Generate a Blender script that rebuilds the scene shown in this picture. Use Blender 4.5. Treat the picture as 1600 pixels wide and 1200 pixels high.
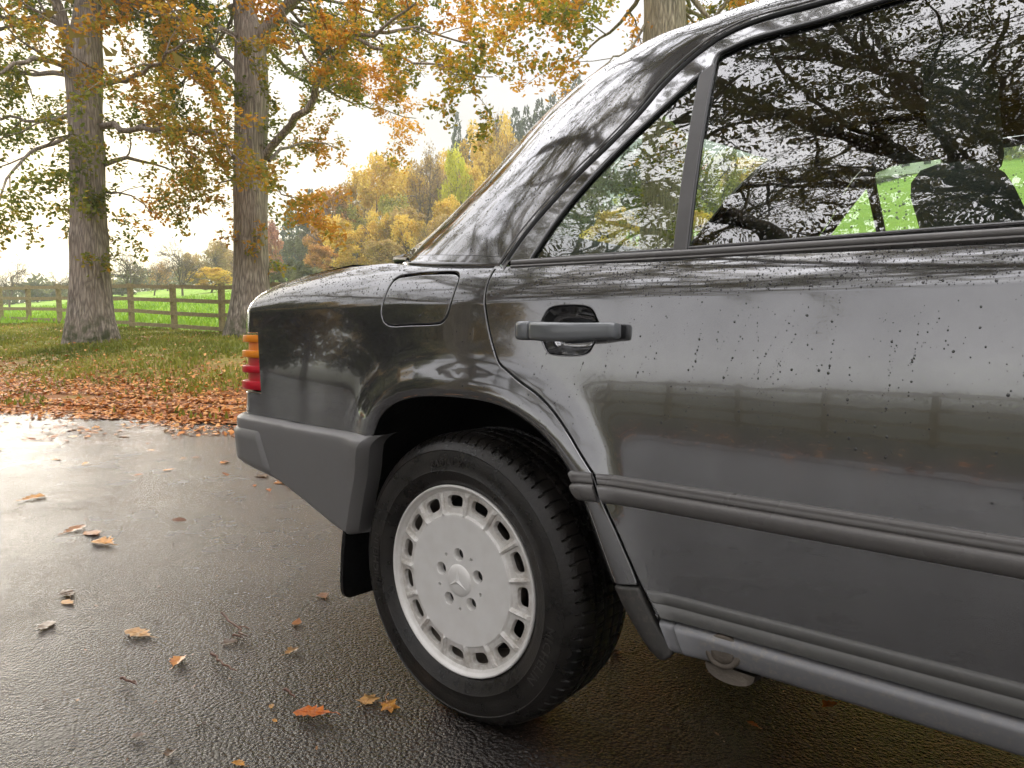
import bpy, math, random
import numpy as np
from math import radians, sin, cos, pi
from mathutils import Vector, Matrix
from mathutils.geometry import delaunay_2d_cdt
for o in list(bpy.data.objects): bpy.data.objects.remove(o)
scene = bpy.context.scene
COL = scene.collection
random.seed(7); RNG = np.random.default_rng(11)

# ---------------------------------------------------------------- camera
cam_data = bpy.data.cameras.new('camera'); cam = bpy.data.objects.new('camera', cam_data); COL.objects.link(cam)
cam_data.sensor_width = 36.0; cam_data.lens = 36.0*1096.4/1600.0
cam_data.clip_start = .02; cam_data.clip_end = 3000
cam.location = (1.0142, -1.0330, .830)
cam.rotation_euler = (radians(90-4.211), 0, radians(39.132))
scene.camera = cam

# ---------------------------------------------------------------- sky and sun (overcast, low bright sun veiled on the left)
SUN_AZ = math.atan2(-.96, .27)             # clockwise from +Y
SUN_EL = radians(9)
SKY_DIM, SKY_TOP = .52, 2.9
world = bpy.data.worlds.new('World'); scene.world = world; world.use_nodes = True
nt = world.node_tree; nt.nodes.clear()
def wn(t, **k):
    n = nt.nodes.new(t)
    for a, b in k.items(): setattr(n, a, b)
    return n
def wl(a, b): nt.links.new(a, b)
def wmath(op, a, b=None):
    n = wn('ShaderNodeMath', operation=op)
    for i, s in enumerate((a, b)):
        if s is None: continue
        if isinstance(s, (int, float)): n.inputs[i].default_value = s
        else: wl(s, n.inputs[i])
    return n.outputs[0]
w_out = wn('ShaderNodeOutputWorld'); w_bg = wn('ShaderNodeBackground')
w_tc = wn('ShaderNodeTexCoord'); w_sep = wn('ShaderNodeSeparateXYZ'); wl(w_tc.outputs['Generated'], w_sep.inputs[0])
nishita = wn('ShaderNodeTexSky', sky_type='NISHITA'); nishita.sun_disc = False
nishita.sun_elevation = SUN_EL; nishita.sun_rotation = SUN_AZ; nishita.dust_density = 3
# clouds: wide soft noise stretched sideways
w_map = wn('ShaderNodeMapping'); wl(w_tc.outputs['Generated'], w_map.inputs[0]); w_map.inputs['Scale'].default_value = (1.6, 1.6, 5.0)
w_noise = wn('ShaderNodeTexNoise'); wl(w_map.outputs[0], w_noise.inputs['Vector'])
w_noise.inputs['Scale'].default_value = 2.2; w_noise.inputs['Detail'].default_value = 5; w_noise.inputs['Roughness'].default_value = .5
w_cr = wn('ShaderNodeValToRGB'); wl(w_noise.outputs['Fac'], w_cr.inputs[0])
w_cr.color_ramp.elements[0].position = .32; w_cr.color_ramp.elements[0].color = (.84, .83, .87, 1)
w_cr.color_ramp.elements[1].position = .68; w_cr.color_ramp.elements[1].color = (1.06, 1.04, 1.05, 1)
# overcast luminance: level near the horizon, brighter towards the zenith
w_el = wn('ShaderNodeMapRange', interpolation_type='SMOOTHSTEP'); wl(w_sep.outputs['Z'], w_el.inputs['Value'])
w_el.inputs['From Min'].default_value = .26; w_el.inputs['From Max'].default_value = 1.0
w_el.inputs['To Min'].default_value = SKY_DIM; w_el.inputs['To Max'].default_value = SKY_TOP
# warm glow where the sun stands behind the cloud
w_dot = wn('ShaderNodeVectorMath', operation='DOT_PRODUCT'); wl(w_tc.outputs['Generated'], w_dot.inputs[0])
w_dot.inputs[1].default_value = (sin(SUN_AZ)*cos(SUN_EL), cos(SUN_AZ)*cos(SUN_EL), sin(SUN_EL))
w_glow = wmath('POWER', wmath('MAXIMUM', w_dot.outputs['Value'], 0.0), 14.0)
w_gc = wn('ShaderNodeMix', data_type='RGBA', blend_type='MULTIPLY'); w_gc.inputs['Factor'].default_value = 1
wl(w_cr.outputs[0], w_gc.inputs['A']); wl(w_el.outputs[0], w_gc.inputs['B'])
w_warm = wn('ShaderNodeMix', data_type='RGBA', blend_type='ADD'); wl(w_glow, w_warm.inputs['Factor'])
wl(w_gc.outputs['Result'], w_warm.inputs['A']); w_warm.inputs['B'].default_value = (.46, .38, .19, 1)
w_mix = wn('ShaderNodeMix', data_type='RGBA'); w_mix.inputs['Factor'].default_value = .94
w_ns = wn('ShaderNodeVectorMath', operation='SCALE'); wl(nishita.outputs[0], w_ns.inputs[0]); w_ns.inputs['Scale'].default_value = .12
wl(w_ns.outputs[0], w_mix.inputs['A']); wl(w_warm.outputs['Result'], w_mix.inputs['B'])
wl(w_mix.outputs['Result'], w_bg.inputs['Color']); w_bg.inputs['Strength'].default_value = 1.0
wl(w_bg.outputs[0], w_out.inputs['Surface'])
sd = bpy.data.lights.new('sun', 'SUN'); sun = bpy.data.objects.new('sun', sd); COL.objects.link(sun)
sd.energy = .8; sd.angle = radians(18); sd.color = (1, .93, .83)
sun.rotation_euler = (radians(90)-SUN_EL, 0, -SUN_AZ+pi)
scene.view_settings.view_transform = 'Standard'; scene.view_settings.look = 'None'
scene.view_settings.exposure = 0.7; scene.view_settings.gamma = 1.0
scene.render.engine = 'CYCLES'
cy = scene.cycles
cy.use_denoising = True; cy.use_adaptive_sampling = False; cy.max_bounces = 8; cy.glossy_bounces = 4; cy.transmission_bounces = 6; cy.transparent_max_bounces = 16
cy.diffuse_bounces = 3; cy.volume_bounces = 2; cy.caustics_reflective = False; cy.caustics_refractive = False; cy.sample_clamp_indirect = 6
import numpy as np
# ---------------------------------------------------------------- car surfaces (x forward from the rear axle, y inward, z up)
YC = .87; ZCR = .89
def smin_pos(t): return np.maximum(t, 0.)
_zt = np.array([.10,.20,.30,.40,.48,.55,.65,.75,.84,.89,.93])
_st = np.array([-.45,-.22,-.10,-.045,-.012,.012,.032,.043,.058,.075,.085])
_zz = np.linspace(.10,.93,400); _sl = np.interp(_zz,_zt,_st)
_sl = np.convolve(np.pad(_sl,15,mode='edge'),np.ones(31)/31,'valid')
_yy = np.concatenate([[0],np.cumsum((_sl[1:]+_sl[:-1])/2*np.diff(_zz))]); _yy = _yy-np.interp(.5,_zz,_yy)+.006
def side_y(z): return np.interp(z,_zz,_yy)
def plan_y(x):
    return .042*smin_pos(.25-x)**2 + .022*smin_pos(x-1.9)**2
UC = -.845; RC = .115          # tail corner starts here, radius
_ztx = np.array([-1.10,-1.03,-1.00,-.97,-.93,-.89,-.85,-.80,-.735,-.634,-.526,-.423,-.30,-.1,.2,1.,2.3,3.5])
_ztz = np.array([.895,.897,.902,.908,.930,.950,.964,.974,.984,.995,1.004,1.012,1.018,1.020,1.020,1.005,.985,.90])
def top_z(u): return np.interp(u,_ztx,_ztz)
_ux = np.linspace(-1.2,3.8,1001); _tz = np.convolve(np.pad(top_z(_ux),6,mode='edge'),np.ones(13)/13,'valid')
def top_z(u): return np.interp(u,_ux,_tz)
ARCH = None                    # inner edge of the wheel opening, set below
def arch_dist(x, z):
    if ARCH is None: return np.full(np.shape(x),9.)
    A = ARCH[:-1]; B = ARCH[1:]; x = np.asarray(x,float); z = np.asarray(z,float)
    sh = x.shape; p = np.stack([x.ravel(),z.ravel()],-1)[:,None,:]
    d = B-A; t = np.clip(((p-A)*d).sum(-1)/(d*d).sum(-1),0,1)
    q = A+t[...,None]*d
    return np.sqrt(((p-q)**2).sum(-1).min(1)).reshape(sh)
LIP = .020
def flare(dd):
    out = -.015*np.exp(-((dd-LIP)/.05)**2)
    inn = -.015+.013*(smin_pos(LIP-dd)/LIP)**1.4
    return np.where(dd>LIP,out,inn)
def S_body(u, v):
    u = np.asarray(u,float); v = np.asarray(v,float)
    xs = np.maximum(u,UC); th = np.clip((UC-u)/RC,0,np.pi/2); back = smin_pos(UC-u-RC*np.pi/2)
    x = xs-RC*np.sin(th); yp = plan_y(xs)+RC*(1-np.cos(th))+back
    zt = top_z(u); Az = np.maximum(zt-ZCR,.004); Ay = .075
    zl = np.minimum(v,ZCR)
    y = side_y(zl)
    ph = np.clip((v-ZCR)/.13,0,1)*np.pi/2; deck = smin_pos(v-ZCR-.13)
    y = y + .20*Az*np.sin(ph)+Ay*(1-np.cos(ph))+deck
    z = np.where(v<ZCR,v,ZCR+Az*np.sin(ph)+.02*(1-np.exp(-deck/.25)))
    # tuck under at the tail
    x = x + .05*smin_pos(.80-z)**1.5*np.clip((UC+.1-u)/.25,0,1)
    y = y + yp
    y = y + flare(arch_dist(x,np.minimum(z,.89)))*(v<ZCR+.05)
    return np.stack([x,y,z],-1)
def S_glass(u, v, off=0.):
    u = np.asarray(u,float); v = np.asarray(v,float)
    y = .050+.42*(v-.97)+.28*(v-.97)**2*np.sign(v-.97)+.06*smin_pos(.1-u)**2
    return np.stack([u,y+off,v],-1)
def surf_normal(S,u,v,e=2e-4):
    du = S(u+e,v)-S(u-e,v); dv = S(u,v+e)-S(u,v-e)
    n = np.cross(du,dv); return n/np.maximum(np.linalg.norm(n,axis=-1,keepdims=True),1e-12)
# ---------------------------------------------------------------- helpers
def link(o, parent=None):
    COL.objects.link(o)
    if parent is not None: o.parent = parent
    return o
def tag(o, label=None, cat=None, group=None, kind=None):
    if label: o['label'] = label
    if cat: o['category'] = cat
    if group: o['group'] = group
    if kind: o['kind'] = kind
    return o
def empty(name, loc=(0,0,0), parent=None):
    o = bpy.data.objects.new(name, None); o.location = loc; o.empty_display_size = .1
    return link(o, parent)
def mesh_data(name, V, F, mat=None, smooth=True, normals=None, attrs=None):
    """V (n,3); F list of arrays each (k,3) or (k,4)"""
    V = np.asarray(V, dtype=np.float32).reshape(-1,3)
    if isinstance(F, np.ndarray): F = [F]
    F = [np.asarray(f, dtype=np.int32) for f in F if len(f)]
    me = bpy.data.meshes.new(name)
    nl = sum(f.size for f in F); nf = sum(len(f) for f in F)
    me.vertices.add(len(V)); me.vertices.foreach_set('co', V.ravel())
    me.loops.add(nl); me.loops.foreach_set('vertex_index', np.concatenate([f.ravel() for f in F]))
    me.polygons.add(nf)
    tot = np.concatenate([np.full(len(f), f.shape[1]) for f in F]).astype(np.int32)
    st = np.concatenate([[0], np.cumsum(tot)[:-1]]).astype(np.int32)
    me.polygons.foreach_set('loop_start', st)
    me.polygons.foreach_set('loop_total', tot)
    me.polygons.foreach_set('use_smooth', np.full(nf, bool(smooth)))
    if mat is not None: me.materials.append(mat)
    if attrs:
        for k, a in attrs.items():
            at = me.attributes.new(k, 'FLOAT', 'POINT'); at.data.foreach_set('value', np.asarray(a, dtype=np.float32))
    me.update(calc_edges=True); me.validate()
    if normals is not None:
        me.normals_split_custom_set_from_vertices([tuple(x) for x in np.asarray(normals, dtype=float)])
    return me
def obj(name, me, parent=None):
    return link(bpy.data.objects.new(name, me), parent)
def make(name, V, F, mat, parent=None, smooth=True, normals=None, attrs=None):
    return obj(name, mesh_data(name, V, F, mat, smooth, normals, attrs), parent)
class MB:
    """collects pieces into one mesh"""
    def __init__(s): s.V = []; s.F = {3: [], 4: []}; s.n = 0
    def add(s, V, F):
        V = np.asarray(V, float).reshape(-1,3)
        for f in ([F] if isinstance(F, np.ndarray) else F):
            f = np.asarray(f, int)
            if len(f): s.F[f.shape[1]].append(f+s.n)
        s.V.append(V); s.n += len(V)
    def arrays(s):
        return np.concatenate(s.V), [np.concatenate(f) for f in s.F.values() if f]
    def build(s, name, mat, parent=None, smooth=True, attrs=None):
        V, F = s.arrays(); return make(name, V, F, mat, parent, smooth, None, attrs)
def grid_faces(n, m, close_n=False, close_m=False):
    i = np.arange(n if close_n else n-1); j = np.arange(m if close_m else m-1)
    I, J = np.meshgrid(i, j, indexing='ij'); I = I.ravel(); J = J.ravel(); I2 = (I+1)%n; J2 = (J+1)%m
    return np.stack([I*m+J, I2*m+J, I2*m+J2, I*m+J2], -1)
def grid(P, close_n=False, close_m=False):
    n, m = P.shape[:2]; return P.reshape(-1,3), grid_faces(n, m, close_n, close_m)
def box(x0,x1,y0,y1,z0,z1):
    V = [(x,y,z) for x in (x0,x1) for y in (y0,y1) for z in (z0,z1)]
    F = np.array([(0,1,3,2),(4,6,7,5),(0,4,5,1),(2,3,7,6),(0,2,6,4),(1,5,7,3)]); return np.array(V,float), F
def round_box(x0,x1,y0,y1,z0,z1,r=.03,seg=3):
    import bmesh
    bm = bmesh.new(); V,F = box(x0,x1,y0,y1,z0,z1)
    vs = [bm.verts.new(v) for v in V]; [bm.faces.new([vs[i] for i in f]) for f in F]
    bmesh.ops.recalc_face_normals(bm, faces=bm.faces)
    bmesh.ops.bevel(bm, geom=bm.edges[:], offset=r, segments=seg, profile=.5, affect='EDGES')
    bmesh.ops.triangulate(bm, faces=bm.faces[:])
    bm.verts.index_update()
    V = np.array([v.co[:] for v in bm.verts]); F = np.array([[v.index for v in f.verts] for f in bm.faces]); bm.free()
    return V, F
def tube(path, rad, sides=8, cap=True, squash=None):
    path = np.asarray(path, float); n = len(path); rad = np.broadcast_to(np.asarray(rad, float), (n,))
    t = np.gradient(path, axis=0); t /= np.maximum(np.linalg.norm(t, axis=1, keepdims=True), 1e-9)
    ref = np.array([0,0,1.]) if abs(t[:,2]).mean() < .8 else np.array([1.,0,0])
    a = np.cross(t, ref); a /= np.maximum(np.linalg.norm(a,axis=1,keepdims=True),1e-9); b = np.cross(t, a)
    th = np.linspace(0, 2*pi, sides, endpoint=False)
    P = path[:,None]+rad[:,None,None]*(np.cos(th)[None,:,None]*a[:,None]+np.sin(th)[None,:,None]*b[:,None])
    V, F = grid(P, close_m=True); Fs = [F]
    if cap:
        k = len(V); V = np.vstack([V, path[0], path[-1]]); j = np.arange(sides); j2 = (j+1)%sides
        Fs.append(np.concatenate([np.stack([np.full(sides,k), j2, j],-1), np.stack([np.full(sides,k+1), (n-1)*sides+j, (n-1)*sides+j2],-1)]))
    return V, Fs
def lathe(prof, n=64, axis='y'):
    """prof (r, h): revolved about the axis"""
    prof = np.asarray(prof, float); th = np.linspace(0, 2*pi, n, endpoint=False)
    r = prof[:,0][:,None]; h = np.broadcast_to(prof[:,1][:,None], (len(prof), n))
    P = np.stack([r*np.cos(th), h, r*np.sin(th)], -1); return grid(P, close_m=True)
def resample(P, step, closed=False):
    P = np.asarray(P, float)
    if closed: P = np.vstack([P, P[:1]])
    d = np.linalg.norm(np.diff(P, axis=0), axis=1); keep = np.concatenate([[True], d > 1e-7]); P = P[keep]
    d = np.linalg.norm(np.diff(P, axis=0), axis=1); out = []
    for i in range(len(d)):
        k = max(1, int(math.ceil(d[i]/step)))
        for j in range(k): out.append(P[i]+(P[i+1]-P[i])*j/k)
    if not closed: out.append(P[-1])
    return np.array(out)
def smooth_curve(P, step=.01):
    """centripetal Catmull-Rom through the points"""
    P = np.asarray(P, float)
    if len(P) < 3: return resample(P, step)
    Q = np.vstack([2*P[0]-P[1], P, 2*P[-1]-P[-2]]); out = []
    for i in range(1, len(Q)-2):
        p0,p1,p2,p3 = Q[i-1],Q[i],Q[i+1],Q[i+2]
        t0=0; t1=t0+max(np.linalg.norm(p1-p0),1e-6)**.5; t2=t1+max(np.linalg.norm(p2-p1),1e-6)**.5; t3=t2+max(np.linalg.norm(p3-p2),1e-6)**.5
        k = max(1, int(math.ceil(np.linalg.norm(p2-p1)/step)))
        for t in t1+(t2-t1)*np.arange(k)/k:
            A1=(t1-t)/(t1-t0)*p0+(t-t0)/(t1-t0)*p1; A2=(t2-t)/(t2-t1)*p1+(t-t1)/(t2-t1)*p2; A3=(t3-t)/(t3-t2)*p2+(t-t2)/(t3-t2)*p3
            B1=(t2-t)/(t2-t0)*A1+(t-t0)/(t2-t0)*A2; B2=(t3-t)/(t3-t1)*A2+(t-t1)/(t3-t1)*A3
            out.append((t2-t)/(t2-t1)*B1+(t-t1)/(t2-t1)*B2)
    out.append(P[-1]); return np.array(out)
def inside(poly, pts):
    poly = np.asarray(poly); pts = np.asarray(pts); x, y = pts[:,0], pts[:,1]; r = np.zeros(len(pts), bool)
    a = poly; b = np.roll(poly, -1, 0)
    for (x0,y0),(x1,y1) in zip(a, b):
        if y0 == y1: continue
        c = ((y0 > y) != (y1 > y)) & (x < (x1-x0)*(y-y0)/(y1-y0)+x0); r ^= c
    return r
def area2(p): return (p[:,0]*np.roll(p[:,1],-1)-np.roll(p[:,0],-1)*p[:,1]).sum()
def ccw(p): return p if area2(p) > 0 else p[::-1]
def offset_poly(p, d):
    """p ccw; positive d grows the polygon"""
    a = p-np.roll(p,1,0); b = np.roll(p,-1,0)-p
    a /= np.maximum(np.linalg.norm(a,axis=1,keepdims=True),1e-9); b /= np.maximum(np.linalg.norm(b,axis=1,keepdims=True),1e-9)
    na = np.stack([a[:,1],-a[:,0]],-1); nb = np.stack([b[:,1],-b[:,0]],-1); n = na+nb
    l = np.linalg.norm(n,axis=1,keepdims=True); n = n/np.maximum(l,1e-6); c = np.maximum((n*na).sum(1,keepdims=True),.45)
    return p+n*d/c
def min_dist(p, pts):
    a = p; b = np.roll(p,-1,0); d = b-a; L = np.maximum((d*d).sum(-1),1e-14); out = np.full(len(pts), 9.)
    for s in range(0, len(pts), 4000):
        q = pts[s:s+4000,None,:]; t = np.clip(((q-a)*d).sum(-1)/L,0,1); e = a+t[...,None]*d-q
        out[s:s+4000] = np.sqrt((e*e).sum(-1).min(1))
    return out
def fill2d(outer, holes=(), spacing=.02, extra=None):
    """triangulate a polygon with holes, with inner points; returns pts, tris (ccw), loops of indices"""
    outer = ccw(np.asarray(outer,float)); holes = [ccw(np.asarray(h,float)) for h in holes]
    lo, hi = outer.min(0), outer.max(0)
    gx = np.arange(lo[0]+spacing*.5, hi[0], spacing); gy = np.arange(lo[1]+spacing*.5, hi[1], spacing)
    G = np.stack(np.meshgrid(gx, gy, indexing='ij'),-1).reshape(-1,2)
    if extra is not None and len(extra):
        dd = min_dist_pts(extra, G); G = G[dd > spacing*.45]; G = np.vstack([G, extra])
    if len(G):
        G = G[inside(outer, G)]
        for h in holes: G = G[~inside(h, G)]
        for p in [outer]+holes:
            if len(G): G = G[min_dist(p, G) > .004]
    pts = [outer]+holes; loops = []; edges = []; k = 0
    for p in pts:
        loops.append(np.arange(k, k+len(p))); edges += [(k+i, k+(i+1)%len(p)) for i in range(len(p))]; k += len(p)
    A = np.vstack(pts+[G]) if len(G) else np.vstack(pts)
    vo, eo, fo, ov, _, _ = delaunay_2d_cdt([Vector(p) for p in A], edges, [], 0, 1e-7)
    W = np.array([v[:] for v in vo]); T = np.array([f for f in fo if len(f) == 3])
    c = W[T].mean(1); m = inside(outer, c)
    for h in holes: m &= ~inside(h, c)
    T = T[m]
    a = W[T]; ar = (a[:,1,0]-a[:,0,0])*(a[:,2,1]-a[:,0,1])-(a[:,1,1]-a[:,0,1])*(a[:,2,0]-a[:,0,0])
    T[ar < 0] = T[ar < 0][:, ::-1]
    remap = {}
    for new, olds in enumerate(ov):
        for o_ in olds: remap[o_] = new
    loops = [np.array([remap.get(i, i) for i in l]) for l in loops]
    return W, T, loops
def min_dist_pts(P, Q):
    out = np.full(len(Q), 9.)
    for s in range(0, len(Q), 2000):
        out[s:s+2000] = np.sqrt(((Q[s:s+2000,None]-P[None])**2).sum(-1).min(1))
    return out
def panel(name, outline, S, mat, parent, holes=(), spacing=.02, off=0., gap=.0015, r=.0025, depth=.014, step=.012, extra=None, sharp=False):
    """a sheet-metal panel: outline in (u, v) on surface S, rounded edges turned in by `depth`"""
    out = offset_poly(ccw(resample(outline, step, True)), -gap-r)
    hs = [offset_poly(ccw(resample(h, step, True)), gap+r) for h in holes]
    W, T, loops = fill2d(out, hs, spacing, extra)
    P = S(W[:,0], W[:,1]); N = surf_normal(S, W[:,0], W[:,1]); P = P+N*off
    V = [P]; NN = [N]; F = [T]; n = len(P)
    for li, lp in enumerate(loops):
        lp = lp if li == 0 else lp[::-1]
        p = P[lp]; nn = N[lp]; t = np.roll(p,-1,0)-np.roll(p,1,0); t /= np.maximum(np.linalg.norm(t,axis=1,keepdims=True),1e-9)
        e = np.cross(t, nn); e /= np.maximum(np.linalg.norm(e,axis=1,keepdims=True),1e-9)
        prev = lp; m = len(lp)
        for k, (ang, dd) in enumerate([(30,0),(60,0),(90,0),(90,depth)]):
            a = radians(ang); q = p+e*r*sin(a)-nn*(r*(1-cos(a))+dd)
            V.append(q); NN.append(nn*cos(a)+e*sin(a)); cur = np.arange(n, n+m); n += m
            F.append(np.stack([prev, cur, np.roll(cur,-1), np.roll(prev,-1)],-1)); prev = cur
    return make(name, np.vstack(V), F, mat, parent, True, np.vstack(NN))
def sweep(name, section, us, S, mat, parent, vtop=0., slant=0., slant_end=0., caps=True, closed=False, vfun=None):
    """section [(dv, out)] carried along u on surface S; slanted ends"""
    sec = np.asarray(section, float); us = np.asarray(us, float); n = len(us); m = len(sec)
    w = (us-us[0])/(us[-1]-us[0])
    U = us[:,None]+(1-w)[:,None]*slant*sec[None,:,0]+w[:,None]*slant_end*sec[None,:,0]
    vt = np.array([vfun(x) for x in us]) if vfun else np.full(n, vtop)
    Vv = vt[:,None]+sec[None,:,0]
    P = S(U, Vv); N = surf_normal(S, U, Vv); N = N.mean(1, keepdims=True); N /= np.linalg.norm(N,axis=-1,keepdims=True)
    P = P+N*sec[None,:,1,None]
    V, F = grid(P, close_m=closed); Fs = [F[:, ::-1]]
    if caps:
        k = len(V); V = np.vstack([V, P[0].mean(0), P[-1].mean(0)]); j = np.arange(m-1)
        Fs.append(np.concatenate([np.stack([np.full(m-1,k), j, j+1],-1), np.stack([np.full(m-1,k+1), (n-1)*m+j+1, (n-1)*m+j],-1)]))
    o = make(name, V, Fs, mat, parent, True)
    return o
def sharpen(o, ang=35):
    me = o.data
    import bmesh
    bm = bmesh.new(); bm.from_mesh(me)
    for e in bm.edges:
        if len(e.link_faces) == 2 and e.calc_face_angle(0) > radians(ang): e.smooth = False
    bm.to_mesh(me); bm.free(); return o
def copy_tree(o, parent=None, **props):
    c = o.copy(); link(c, parent)
    for ch in list(o.children): copy_tree(ch, c)
    for k, v in props.items(): c[k] = v
    return c
# ---------------------------------------------------------------- materials (all procedural)
class NT:
    def __init__(s, name):
        s.m = bpy.data.materials.new(name); s.m.use_nodes = True; s.t = s.m.node_tree; s.t.nodes.clear()
        s.out = s.n('ShaderNodeOutputMaterial')
    def n(s, t, **k):
        x = s.t.nodes.new(t)
        for a, b in k.items(): setattr(x, a, b)
        return x
    def l(s, a, b): s.t.links.new(a, b)
    def set(s, sock, v):
        if v is None: return
        if isinstance(v, bpy.types.NodeSocket): s.l(v, sock)
        elif isinstance(v, tuple) and len(v) == 3 and sock.type == 'RGBA': sock.default_value = (*v, 1)
        else: sock.default_value = v
    def bsdf(s, **k):
        b = s.n('ShaderNodeBsdfPrincipled')
        for a, v in k.items(): s.set(b.inputs[a.replace('_', ' ')], v)
        return b
    def coord(s, kind='Object'): return s.n('ShaderNodeTexCoord').outputs[kind]
    def mapping(s, v, scale): m = s.n('ShaderNodeMapping'); s.l(v, m.inputs[0]); m.inputs['Scale'].default_value = scale; return m.outputs[0]
    def noise(s, v, scale, detail=4, rough=.55, dist=0): 
        n = s.n('ShaderNodeTexNoise'); s.set(n.inputs['Vector'], v); n.inputs['Scale'].default_value = scale
        n.inputs['Detail'].default_value = detail; n.inputs['Roughness'].default_value = rough; n.inputs['Distortion'].default_value = dist; return n.outputs['Fac']
    def voronoi(s, v, scale, feature='F1', out='Distance', rnd=1.):
        n = s.n('ShaderNodeTexVoronoi', feature=feature); s.set(n.inputs['Vector'], v); n.inputs['Scale'].default_value = scale; n.inputs['Randomness'].default_value = rnd; return n.outputs[out]
    def ramp(s, f, stops):
        r = s.n('ShaderNodeValToRGB'); s.set(r.inputs[0], f); e = r.color_ramp.elements
        while len(e) < len(stops): e.new(.5)
        for x, (p, c) in zip(e, stops): x.position = p; x.color = (*c, 1) if isinstance(c, tuple) else (c, c, c, 1)
        return r.outputs[0]
    def rng(s, f, a, b, c, d): 
        r = s.n('ShaderNodeMapRange'); s.set(r.inputs[0], f)
        for i, v in enumerate((a,b,c,d)): r.inputs[i+1].default_value = v
        return r.outputs[0]
    def mix(s, f, a, b, mode='MIX'):
        m = s.n('ShaderNodeMix', data_type='RGBA', blend_type=mode); s.set(m.inputs['Factor'], f); s.set(m.inputs['A'], a); s.set(m.inputs['B'], b); return m.outputs['Result']
    def math(s, op, a, b=None, c=None):
        m = s.n('ShaderNodeMath', operation=op)
        for i, v in enumerate((a,b,c)): s.set(m.inputs[i], v)
        return m.outputs[0]
    def bump(s, h, dist, strength=1., normal=None):
        b = s.n('ShaderNodeBump'); s.set(b.inputs['Height'], h); b.inputs['Distance'].default_value = dist; b.inputs['Strength'].default_value = strength
        if normal is not None: s.l(normal, b.inputs['Normal'])
        return b.outputs[0]
    def attr(s, name): return s.n('ShaderNodeAttribute', attribute_name=name).outputs['Fac']
    def done(s, shader): s.l(shader.outputs[0] if hasattr(shader, 'outputs') else shader, s.out.inputs[0]); return s.m
def simple(name, col, rough=.5, metal=0., bump_scale=0, bump_d=.0005, var=.0, **k):
    s = NT(name); v = s.coord()
    c = col
    if var: c = s.mix(s.rng(s.noise(v, 9, 5), .3, .7, 0, 1), tuple(x*(1-var) for x in col), tuple(min(1,x*(1+var)) for x in col))
    b = s.bsdf(Base_Color=c, Roughness=rough, Metallic=metal, **k)
    if bump_scale: s.l(s.bump(s.noise(v, bump_scale, 4), bump_d), b.inputs['Normal'])
    return s.done(b)
def mat_paint():
    s = NT('charcoal metallic paint'); v = s.coord()
    flake = s.n('ShaderNodeTexWhiteNoise'); 
    film = s.noise(v, 6, 6, .6)
    col = s.mix(s.rng(film, .35, .7, 0, 1), PAINT_A, PAINT_B)
    rough = s.rng(s.noise(v, 3.5, 5, .6), .35, .7, .055, .11)
    b = s.bsdf(Base_Color=col, Metallic=.88, Roughness=rough, Coat_Weight=1.0, Coat_IOR=1.6, Coat_Roughness=.012)
    wave = s.noise(s.mapping(v, (5, 5, 9)), 1.4, 3, .5)
    s.l(s.bump(wave, .00014), b.inputs['Normal']); s.l(s.bump(wave, .00014), b.inputs['Coat Normal'])
    return s.done(b)
PAINT_A = (.232, .231, .236); PAINT_B = (.285, .284, .289)
def schlick(s, f0, normal=None):
    g = s.n('ShaderNodeNewGeometry'); d = s.n('ShaderNodeVectorMath', operation='DOT_PRODUCT'); s.l(normal if normal is not None else g.outputs['Normal'], d.inputs[0]); s.l(g.outputs['Incoming'], d.inputs[1])
    c = s.math('MINIMUM', s.math('ABSOLUTE', d.outputs['Value']), 1.0); return s.math('ADD', s.math('MULTIPLY', s.math('POWER', s.math('SUBTRACT', 1.0, c), 5.0), 1-f0), f0)
def mat_glass(name='tinted window glass', tint=(.86, .95, .87), f0=.20):
    s = NT(name); v = s.coord()
    n = s.bump(s.noise(s.mapping(v, (2.2, 2, 9)), 1.5, 2, .4), .0007)
    fr = schlick(s, f0, n)
    t = s.n('ShaderNodeBsdfTransparent'); t.inputs[0].default_value = (*tint, 1)
    g = s.n('ShaderNodeBsdfGlossy'); g.inputs['Roughness'].default_value = .004; s.l(n, g.inputs['Normal'])
    mx = s.n('ShaderNodeMixShader'); s.l(fr, mx.inputs[0]); s.l(t.outputs[0], mx.inputs[1]); s.l(g.outputs[0], mx.inputs[2])
    return s.done(mx)
def mat_water():
    s = NT('water bead')
    b = s.bsdf(Base_Color=(.045, .043, .043), Roughness=.03, IOR=1.9)
    t = s.n('ShaderNodeBsdfTransparent'); t.inputs[0].default_value = (.85, .85, .85, 1)
    mx = s.n('ShaderNodeMixShader'); mx.inputs[0].default_value = .72; s.l(t.outputs[0], mx.inputs[1]); s.l(b.outputs[0], mx.inputs[2])
    return s.done(mx)
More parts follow.
